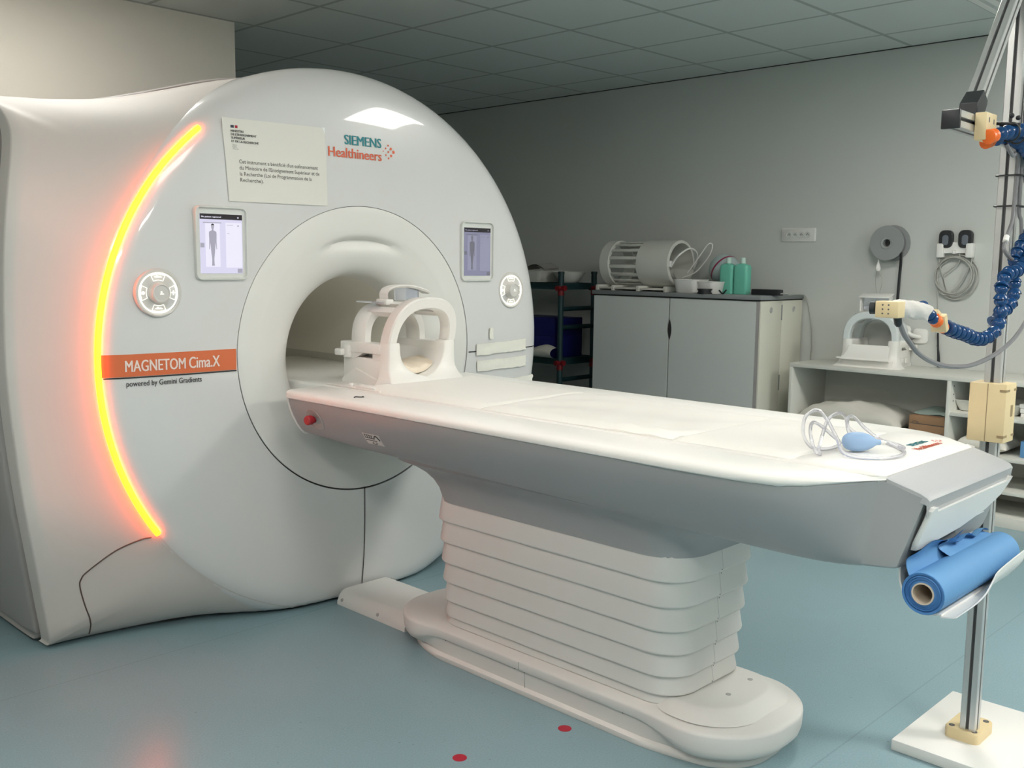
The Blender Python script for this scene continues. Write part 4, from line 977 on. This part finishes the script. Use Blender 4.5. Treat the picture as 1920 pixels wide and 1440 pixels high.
tag(obj('cloth_bundle', xf(B().grid(lambda u, v_: (.02-.03*math.sin(v_*3), -.2+.4*v_, .0+.07*math.sin(u*3.1416)*(1+.3*math.sin(v_*9))) if False else (-.07*math.sin(u*3.14), -.22+.44*v_, .075*(1-math.cos(u*3.14))/2*(1+.25*math.sin(v_*8))), 10, 16), (5.20, 4.86, .648), 0), 'pillow'), 'pale crumpled cloth on the middle shelf of the dark rack', 'cloth')

# ------------------------------------------------------------------ shelf unit
su = thing('shelf_unit', 'low white open shelf unit along the right wall holding a pillow and boxes', 'shelf unit', (5.5, 1.9, 0))
SX0, SX1, SY0, SY1, SZ = 5.285, 5.708, .35, 2.872, .752
def brd(nm, *a): return obj(nm, B().bx(*a, bev=.001), 'shelf', su)
brd('top_board', SX0, SX1, SY0, SY1, SZ-.022, SZ); brd('side_board', SX0, SX1, SY1-.02, SY1, 0, SZ-.022); brd('side_board', SX0, SX1, SY0, SY0+.02, 0, SZ-.022)
brd('divider', SX0+.002, SX1, 1.940, 1.960, 0, SZ-.022); brd('divider', SX0+.002, SX1, 1.10, 1.12, 0, SZ-.022); brd('back_board', SX1-.006, SX1, SY0+.02, SY1-.02, 0, SZ-.022)
brd('bottom_board', SX0, SX1-.006, SY0+.02, SY1-.02, 0, .055)
for z in (.565, .36, .19): brd('shelf_board', SX0+.004, SX1-.006, 1.12, 1.94, z-.02, z)
brd('shelf_board', SX0+.004, SX1-.006, 1.96, SY1-.02, .36, .38)
b = B()
for y in (1.9395,):
    for z in (.70, .655, .62): b.cyl((5.33, y, z), (5.33, y-.0015, z), .004, 8)
obj('peg_hole', b, 'slot', su)
pillow(5.49, 2.52, .3925, .36, .62, .155, 5, 'pillow', 'large white pillow in the left bay of the white shelf unit')
b = B(); b.bx(5.33, 5.6, 2.22, 2.62, .381, .392, .003)
tag(obj('flat_pad', b, 'navy'), 'dark flat pad under the large pillow in the shelf unit', 'pad')
for k, lab in enumerate(('bottom brown cardboard tray box of the stack of three in the shelf unit', 'middle brown cardboard tray box of the stack of three in the shelf unit', 'top brown cardboard tray box of the stack of three, under the green cloth')):
    z = .3805+.046*k; t = thing('cardboard_box', lab, 'box', (5.45, 2.085, z), 'brown boxes in the shelf unit')
    b = B(); b.bx(5.35, 5.60, 1.985, 2.175, z, z+.0445, .0015); obj('box', b, 'card', t)
    b = B(); b.tube([(5.3495, 2.140+.016*math.cos(R(a)), z+.001+.014*math.sin(R(a))) for a in range(0, 181, 20)], .0013, 5); b.bx(5.349, 5.351, 1.99, 2.17, z-.0004, z+.0022); obj('thumb_cutout', b, 'slot', t)
b = B(); b.grid(lambda u, v_: (5.40+.19*u, 2.0+.17*v_, .5200+.035*math.sin(u*3.1)*math.sin(.4+v_*2.4)+.006*math.sin(u*9+v_*7)), 10, 10); b2 = B(); b2.add(b.v, b.f); b2.add([(x, y, max(.519, z-.02)) for x, y, z in b.v], [f[::-1] for f in b.f])
tag(obj('folded_cloth', b2, 'greencloth'), 'pale green folded cloth on top of the brown boxes', 'cloth')
b = B(); tray(b, 5.50, 1.785, .5655, .34, .28, .06, .03)
tag(obj('tray', b, 'shelf'), 'white shallow tray in the upper right bay of the shelf unit, behind the post', 'tray')
pillow(5.48, 1.79, .3605, .30, .26, .10, 9, 'pillow', 'small white pillow in the bay behind the beige clamp of the stand')
for k, lab in enumerate(('lowest white carton stacked at the right edge of the photo in the shelf unit', 'middle white carton stacked at the right edge of the photo in the shelf unit', 'top white carton stacked at the right edge of the photo in the shelf unit')):
    z = .5655+.024*k; tag(obj('carton', B().bx(5.36, 5.58, 1.40, 1.613+.004*k, z, z+.0225, .002), 'white'), lab, 'carton', 'white cartons in the shelf unit')
tag(obj('glove_box', B().bx(5.36, 5.5, 1.40, 1.603, .3605, .445, .002), 'drape'), 'blue carton at the right edge of the photo in the shelf unit', 'carton')
head_coil('white MRI head coil with grey visor parked on the white shelf unit', (5.42, 2.455, SZ), R(-84), 'visor', True)

# ------------------------------------------------------------------ things on the right wall
so = thing('socket_strip', 'white four-way power socket on the wall above the cabinet', 'socket', (WX-.01, 3.085, 1.47))
b = B(); b.loft([[(x, y, z) for y, z in rrect(.232-d, .083-d, .008, 4, 3.083, 1.512)] for x, d in ((WX, 0), (WX-.008, 0), (WX-.011, .006))], cap1=True); obj('plate', b, 'white', so)
for k in range(4):
    y = 3.145-.042*k
    b = B(); b.lathe([(.020, 0), (.020, .004), (.0165, .004), (.0155, .0006), (.001, .0006)], (WX-.0115, y, 1.512), (-1, 0, 0), 22); o = obj('socket', b, 'bezel', so)
    b = B()
    for dy, dz in ((.006, 0), (-.006, 0), (0, .007)): b.ball((WX-.0115, y+dy, 1.512+dz), (.006, .007, .007), 8, 6)
    obj('socket_hole', b, 'slot', o)
rlw = thing('cable_reel', 'grey cable reel hanging on the wall above the parked head coil', 'reel', (WX-.05, 2.50, 1.36))
ry, rz_ = 2.478, 1.457
obj('drum', B().lathe([(.030, .005), (.030, .04), (.098, .012)][:0]+[(.045, .0), (.045, .075)], (WX, ry, rz_), (-1, 0, 0), 32), 'spool', rlw)
obj('flange', B().lathe([(.02, .004), (.104, .004), (.105, .008), (.104, .012), (.02, .012)], (WX, ry, rz_), (-1, 0, 0), 44, True, True), 'spool', rlw)
obj('flange', B().lathe([(.022, .045), (.022, .078), (.034, .080), (.036, .078), (.100, .078), (.101, .075), (.100, .072), (.034, .072)], (WX, ry+.006, rz_), (-1, 0, 0), 44), 'spool', rlw)
obj('wound_cable', B().lathe([(.080, .014), (.088, .03), (.088, .055), (.080, .072)], (WX, ry+.003, rz_), (-1, 0, 0), 36), 'cable', rlw)
b = B(); b.tube(cr([(WX-.05, 2.408, 1.40), (WX-.02, 2.418, 1.34), (WX-.012, 2.424, 1.28), (WX-.010, 2.428, 1.15), (WX-.009, 2.43, 1.0), (WX-.009, 2.43, .93)], 5), .008, 8); obj('hanging_cable', b, 'black', rlw)
b = B(); b.lathe([(.003, .04), (.006, .03), (.014, .008), (.016, -.004), (.010, -.016), (.001, -.018)], (WX-.06, 2.535, 1.312), (0, 0, 1), 16); b.tube([(WX-.06, 2.535, 1.35), (WX-.06, 2.535, 1.38)], .004, 6); obj('pull_drop', b, 'white', rlw)
b = B(); b.tube(cr([(WX-.06, 2.540, 1.30), (WX-.04, 2.555, 1.24), (WX-.03, 2.55, 1.17), (WX-.03, 2.545, 1.12)], 4), .0013, 5); b.tube(cr([(WX-.06, 2.530, 1.30), (WX-.04, 2.515, 1.24), (WX-.03, 2.53, 1.17), (WX-.03, 2.54, 1.12)], 4), .0013, 5); obj('string', b, 'cablelight', rlw)
# twin transducer holder with coiled cable
hk = thing('cable_holder', 'white wall bracket holding two black handpieces and a coiled grey cable', 'wall holder', (WX-.02, 2.11, 1.38))
b = B()
for s in (-1, 1): b.bx(WX-.045, WX, 2.112+s*.060, 2.112+s*.098, 1.375, 1.455, .006)
b.bx(WX-.02, WX, 2.03, 2.19, 1.40, 1.44, .005); b.prism([(2.03, 1.40), (2.19, 1.40), (2.16, 1.445), (2.125, 1.46), (2.10, 1.46), (2.065, 1.445)], 'yz', WX-.03, WX-.004); b.bx(WX-.05, WX, 2.105, 2.12, 1.395, 1.415, .003)
obj('bracket', b, 'white', hk)
for s in (-1, 1):
    yc = 2.112+s*.053; b = B()
    b.loft([[(x, y, z) for y, z in rrect(.076-d, .098-d, .028, 6, yc, 1.478)] for x, d in ((WX-.012, .01), (WX-.018, 0), (WX-.036, 0), (WX-.042, .010))], cap0=True, cap1=True); h = obj('handpiece', b, 'black', hk)
    b = B(); b.loft([[(x, y, z) for y, z in rrect(.034-d, .056-d, .014, 5, yc, 1.472)] for x, d in ((WX-.042, 0), (WX-.0455, .004))], cap1=True); obj('contact_face', b, 'led', h)
b = B()
for k in range(4):
    rr = random.Random(k+3); cyk, czk, ra_, rb_ = 2.108+rr.uniform(-.012, .012), 1.272+rr.uniform(-.016, .008), .118-.006*k, .122-.007*k
    b.tube([(WX-.012-.006*k+.004*math.sin(3*a), cyk+ra_*math.cos(a), czk+rb_*math.sin(a)) for a in [2*math.pi*j/44 for j in range(44)]], .0042, 7, True)
for q in ([(2.20, 1.385), (2.195, 1.33), (2.16, 1.23), (2.14, 1.17), (2.09, 1.16), (2.03, 1.22)], [(2.02, 1.385), (2.03, 1.33), (2.07, 1.24), (2.12, 1.18), (2.17, 1.17), (2.20, 1.24)], [(2.09, 1.395), (2.09, 1.35), (2.14, 1.30), (2.17, 1.27), (2.15, 1.20), (2.12, 1.155)], [(2.20, 1.30), (2.205, 1.24), (2.195, 1.16), (2.19, 1.05), (2.19, .92)]):
    b.tube(cr([(WX-.022, y, z) for y, z in q], 6), .004, 7)
obj('coiled_cable', b, 'cablelight', hk)
b = B(); b.tube(cr([(WX-.01, 2.185, .95), (WX-.01, 2.18, .88), (WX-.01, 2.175, .82), (WX-.01, 2.172, .756)], 5), .006, 8); b.tube(cr([(WX-.016, 2.18, .88), (WX-.02, 2.168, .83), (WX-.018, 2.162, .78), (WX-.018, 2.16, .757)], 5), .005, 8); obj('wall_cord', b, 'black', hk)
# round white wall outlet right of the parked coil
ou = thing('wall_outlet', 'white cable outlet plate with plug on the wall right of the parked head coil', 'outlet', (WX-.01, 2.29, .90))
b = B(); b.loft([[(x, y, z) for y, z in rrect(.085-d, .085-d, .02, 5, 2.285, .925)] for x, d in ((WX, 0), (WX-.010, 0), (WX-.014, .008))], cap1=True); obj('plate', b, 'white', ou)
b = B(); b.lathe([(.028, 0), (.03, .02), (.03, .07), (.026, .085), (.001, .085)], (WX-.012, 2.36, .955), (-1, .35, .15), 20, True); b.tube(cr([(WX-.014, 2.285, .922), (WX-.04, 2.30, .925), (WX-.05, 2.325, .935), (WX-.045, 2.345, .95)], 5), .012, 10); obj('plug', b, 'white', ou)
b = B(); b.tube(cr([(WX-.08, 2.385, .95), (WX-.10, 2.375, .93), (WX-.09, 2.345, .915), (WX-.04, 2.31, .912), (WX-.02, 2.29, .915)], 5), .003, 6); obj('cord', b, 'cable', ou)

# ------------------------------------------------------------------ camera stand of aluminium profile
PX_, PYc = 2.735, .893
cs = thing('camera_stand', 'tall aluminium profile camera stand on a white base board with a beige foot', 'stand', (PX_, PYc, 0))
bb = obj('base_board', B().bx(2.577, 3.02, .62, 1.042, .0005, .031, .002), 'white', cs)
b = B(); b.loft([[(x, y, z) for x, y in rrect(.126-d, .092-d, .018, 5, PX_+.030, PYc+.012)] for z, d in ((.031, 0), (.058, 0), (.061, .004))], cap1=True)
fo = obj('foot_flange', b, 'beige', cs); b = B()
for dx, dy in ((-.045, .03), (-.045, -.03), (.045, .03), (.045, -.03)): b.lathe([(.008, 0), (.008, .0012), (.001, .0012)], (PX_+.030+dx, PYc+.012+dy, .0606), (0, 0, 1), 14)
obj('screw_hole', b, 'slot', fo)
def profile(b, p0, p1, w_=.040, side=None):
    # square T-slot bar: outline with a slot in the middle of each face
    p0, p1 = Vector(p0), Vector(p1); a = (p1-p0).normalized()
    u = Vector(side) if side else (Vector((1, 0, 0)) if abs(a.x) < .9 else Vector((0, 1, 0))); u = (u-a*u.dot(a)).normalized(); v_ = a.cross(u)
    h = w_/2; s, d = w_*.11, w_*.22; out = []
    for k in range(4):
        c_, sn = (1, 0, -1, 0)[k], (0, 1, 0, -1)[k]
        for x, y in ((h, -h+.0015), (h, -s), (h-d, -s), (h-d, s), (h, s), (h, h-.0015)): out.append((x*c_-y*sn, x*sn+y*c_))
    b.loft([[p0+u*x+v_*y for x, y in out], [p1+u*x+v_*y for x, y in out]], cap0=True, cap1=True)
    return u, v_
def slots(b, p0, p1, w_=.040, side=None):
    p0, p1 = Vector(p0), Vector(p1); a = (p1-p0).normalized()
    u = Vector(side) if side else (Vector((1, 0, 0)) if abs(a.x) < .9 else Vector((0, 1, 0))); u = (u-a*u.dot(a)).normalized(); v_ = a.cross(u)
    h = w_/2; s, d = w_*.11, w_*.22
    for q, r in ((u, v_), (-u, v_), (v_, u), (-v_, u)):
        b.loft([[p0+q*(h-d+.0006)-r*s, p0+q*(h-d+.0006)+r*s], [p1+q*(h-d+.0006)-r*s, p1+q*(h-d+.0006)+r*s]], closed=False)
b = B(); profile(b, (PX_, PYc, .055), (PX_, PYc, 2.25)); po_ = obj('pole', b, 'alu', cs, sharp=20)
b = B(); slots(b, (PX_, PYc, .062), (PX_, PYc, 2.249)); obj('slot', b, 'slot', po_)
b = B(); b.bx(PX_-.045, PX_+.032, PYc-.046, PYc+.046, .868, 1.022, .002); cl = obj('clamp_block', b, 'beige', cs)
b = B()
for z in (1.005, .885): b.bx(PX_-.0465, PX_-.02, PYc-.0465, PYc-.030, z-.003, z+.003); b.bx(PX_+.012, PX_+.0325, PYc-.0465, PYc-.02, z-.003, z+.003)
b.bx(PX_-.0455, PX_-.044, PYc-.001, PYc+.001, .869, 1.021); b.bx(PX_-.005, PX_+.012, PYc-.0465, PYc-.04, .935, .965)
obj('clamp_slot', b, mat('beige_shadow_slot', (.30, .22, .12), .6), cl)
# beam and brace
BZm = 1.652
b = B(); profile(b, (2.318, PYc-.005, BZm), (PX_-.02, PYc-.005, BZm-.004)); be = obj('beam', b, 'alu', cs, sharp=20)
b = B(); slots(b, (2.322, PYc-.005, BZm), (PX_-.02, PYc-.005, BZm-.004)); obj('slot', b, 'slot', be)
obj('end_plug', B().bx(2.311, 2.319, PYc-.026, PYc+.016, BZm-.021, BZm+.021, .002), 'black', be)
d0, d1 = Vector((2.472, PYc, 1.718)), Vector((2.690, PYc, 2.010))
b = B(); profile(b, d0, d1, .035, (0, 1, 0)); br = obj('brace', b, 'alu', cs, sharp=20)
b = B(); slots(b, d0, d1, .035, (0, 1, 0)); obj('slot', b, 'slot', br)
b = B(); b.prism([(2.424, 1.673), (2.470, 1.673), (2.487, 1.700), (2.490, 1.712), (2.462, 1.734), (2.426, 1.702)], 'xz', PYc-.021, PYc+.021); bevel(obj('corner_joint', b, 'black', br), .002)
b = B(); b.prism([(2.675, 2.020), (2.705, 1.985), (2.716, 2.0), (2.716, 2.07), (2.70, 2.075)], 'xz', PYc-.021, PYc+.021); bevel(obj('corner_joint', b, 'black', br), .002)
# mounting plate with hose fittings
b = B(); b.bx(2.400, 2.466, PYc-.052, PYc-.026, 1.612, 1.674, .002); mp = obj('mounting_plate', b, 'beige', cs)
b = B(); b.bx(2.415, 2.420, PYc-.0525, PYc-.05, 1.652, 1.663); b.bx(2.445, 2.450, PYc-.0525, PYc-.05, 1.650, 1.661); obj('clamp_slot', b, M['slot'], mp)
# jointed blue hoses
def hose(path, pitch=.029, r=.0158):
    P = cr(path, 16); L = [0]
    for i in range(1, len(P)): L.append(L[-1]+(P[i]-P[i-1]).length)
    n = max(2, int(L[-1]/pitch)); b = B(); c_ = []
    for k in range(n+1):
        s = L[-1]*k/n; i = 0
        while i < len(L)-2 and L[i+1] < s: i += 1
        t = (s-L[i])/max(1e-9, L[i+1]-L[i]); c_.append(P[i]+(P[i+1]-P[i])*t)
    for k in range(n):
        a = c_[k+1]-c_[k]; l = a.length
        b.lathe([(r*.35, -l*.12), (r*.72, -l*.02), (r*.92, l*.12), (r*.98, l*.26), (r*.90, l*.42), (r*.66, l*.56), (r*.62, l*.62), (r*.76, l*.70), (r*1.0, l*.90), (r*1.08, l*1.06), (r*.84, l*1.08), (r*.4, l*1.0)], c_[k], a, 16)
    return b, c_
HY = .83
h1 = [(2.425, HY+.004, 1.620), (2.47, HY-.006, 1.632), (2.53, HY-.015, 1.642), (2.60, HY-.02, 1.650), (2.72, HY-.02, 1.645), (2.83, HY-.02, 1.59), (2.86, HY-.02, 1.50), (2.80, HY-.02, 1.42), (2.715, HY-.015, 1.365), (2.66, HY-.012, 1.335), (2.60, HY-.012, 1.312), (2.545, HY-.012, 1.308), (2.512, HY-.012, 1.288), (2.508, HY-.012, 1.25), (2.514, HY-.012, 1.215), (2.512, HY-.010, 1.185), (2.490, HY-.006, 1.166), (2.45, HY, 1.154), (2.39, HY, 1.157), (2.33, HY, 1.169), (2.26, HY, 1.180), (2.212, HY, 1.190)]
h2 = [(2.49, HY+.035, 1.618), (2.56, HY+.02, 1.632), (2.66, HY+.015, 1.622), (2.79, HY+.01, 1.57), (2.82, HY+.01, 1.50), (2.77, HY+.01, 1.425), (2.715, HY+.012, 1.385), (2.665, HY+.012, 1.345), (2.645, HY+.006, 1.305), (2.640, HY, 1.265), (2.622, HY, 1.235), (2.58, HY+.004, 1.213), (2.545, HY+.012, 1.190)]
hb1, c1 = hose(h1); ho1 = obj('jointed_hose', hb1, 'hose', cs); hb2, c2 = hose(h2); ho2 = obj('jointed_hose', hb2, 'hose', cs)
def fit(p0, p1, r): return B().lathe([(r*.6, 0), (r, .002), (r, .010), (r*.85, .013), (r*.95, .016), (r*.95, .026), (r*.6, .028)], p0, Vector(p1)-Vector(p0), 12, True, True)
obj('hose_fitting', fit((2.402, HY+.006, 1.617), c1[2], .017), 'orange', cs); obj('hose_fitting', fit((2.468, HY+.035, 1.612), c2[2], .015), 'orange', cs)
b = B()
for x in (2.50, 2.545): b.cyl((x, HY-.03, 1.652), (x, HY+.03, 1.66), .004, 8); b.ball((x, HY-.01, 1.674), (.012, .012, .012), 10, 8); b.tube([(x+.018*math.cos(a)*.3, HY-.01+.022*math.cos(a), 1.636+.022*math.sin(a)) for a in [2*math.pi*j/20 for j in range(20)]], .0022, 6, True)
obj('cable_tie', b, 'black', cs)
# camera head at the lower hose end
b = B(); b.box((2.170, HY, 1.201), (.016, .034, .040), .003, 2, Matrix.Rotation(R(-25), 4, 'Y')); b.box((2.150, HY, 1.222), (.024, .016, .012), .003, 2, Matrix.Rotation(R(25), 4, 'Y')); obj('hose_bracket', b, 'beige', cs)
obj('hose_fitting', fit((2.180, HY+.004, 1.196), (2.21, HY+.004, 1.188), .014), 'orange', cs); obj('hose_fitting', fit((2.160, HY, 1.203), (2.13, HY, 1.216), .014), 'orange', cs)
hb, c3 = hose([(2.142, HY, 1.208), (2.12, HY, 1.218), (2.10, HY, 1.228), (2.075, HY, 1.238)], .024, .0125); obj('jointed_hose', hb, 'hose', cs)
b = B(); rr = []
for k in range(15):
    t = k/14; x = 2.085-.155*t; z = 1.229+.010*math.sin(t*1.57); r0 = .0145+.002*math.sin(t*3.1)+(.003 if k in (0, 1) else 0)
    rr.append([(x+.006*math.sin(3*a), HY+r0*math.cos(a)*(1+.12*math.sin(3*a+k*.9)), z+r0*math.sin(a)*(1+.12*math.sin(2*a+k))-.004*(math.sin(a) < -.7)) for a in [2*math.pi*j/20 for j in range(20)]])
b.loft(rr); obj('wrap', b, 'cloth', cs)
b = B(); b.bx(1.905, 1.938, HY-.022, HY+.026, 1.220, 1.253, .003); hd_ = obj('camera_housing', b, 'beige', cs)
b = B()
for i in range(2):
    for j in range(3): b.cyl((1.9045, HY+.010-.012*i, 1.2455-.0085*j), (1.909, HY+.010-.012*i, 1.2455-.0085*j), .0018, 8)
obj('vent_hole', b, 'slot', hd_)
b = B(); b.lathe([(.011, 0), (.011, .006), (.0125, .007), (.0125, .016), (.010, .017), (.009, .011), (.001, .011)], (1.921, HY+.025, 1.238), (-.25, 1, 0), 24, True); obj('lens', b, 'black', hd_)
b = B(); b.tube(cr([(1.93, HY-.01, 1.219), (1.942, HY-.012, 1.205), (1.957, HY-.012, 1.19), (1.978, HY-.012, 1.176), (2.036, HY-.014, 1.143), (2.123, HY-.014, 1.118), (2.229, HY-.014, 1.103), (2.357, HY-.014, 1.100), (2.51, HY-.014, 1.119), (2.636, HY-.014, 1.155), (2.73, HY-.014, 1.215), (2.80, HY-.01, 1.30), (2.84, HY+.02, 1.42), (2.82, HY+.05, 1.55), (2.77, HY+.06, 1.62)], 6), .0052, 8); obj('camera_cable', b, 'cable', cs)
b = B(); b.lathe([(.008, 0), (.008, .014), (.005, .02)], (1.93, HY-.01, 1.222), (.4, 0, -1), 12, True, True); obj('cable_plug', b, 'black', cs)
# cables tied along the pole
b = B(); b.tube(cr([(2.545, PYc-.05, 1.615), (2.56, PYc-.055, 1.598), (2.60, PYc-.05, 1.592), (2.66, PYc-.035, 1.604), (2.70, PYc-.03, 1.60), (2.712, PYc-.027, 1.55), (2.706, PYc-.026, 1.48), (2.69, PYc-.03, 1.44), (2.63, PYc-.04, 1.40), (2.597, PYc-.045, 1.37), (2.61, PYc-.05, 1.352), (2.65, PYc-.05, 1.342), (2.70, PYc-.045, 1.35), (2.735, PYc-.04, 1.39), (2.74, PYc-.035, 1.44), (2.735, PYc-.03, 1.47), (2.735, PYc-.028, 1.60), (2.74, PYc-.026, 1.8)], 6), .0048, 8); obj('pole_cable', b, 'cable', cs)
b = B()
for z in (1.555, 1.478): b.tube([(x, y, z) for x, y in rrect(.056, .062, .008, 4, PX_, PYc-.006)], .0022, 6, True); b.cyl((PX_+.02, PYc-.038, z), (PX_+.045, PYc-.05, z+.002), .0022, 6)
obj('cable_tie', b, 'black', cs)
b = B(); b.tube([(2.606, PYc-.044, 1.385), (2.622, PYc-.041, 1.398)], .0068, 8); obj('cable_tag', b, 'white', cs)

# red markers on the floor
for x, y, lab in ((2.026, 1.752, 'red round floor marker nearer the table base'), (1.698, 1.838, 'red round floor marker farther from the table base')):
    tag(obj('floor_marker', B().lathe([(.0195, 0), (.0195, .0007), (.001, .0007)], (x, y, .0002), (0, 0, 1), 36, True), 'reddot'), lab, 'floor marker', 'red floor markers')
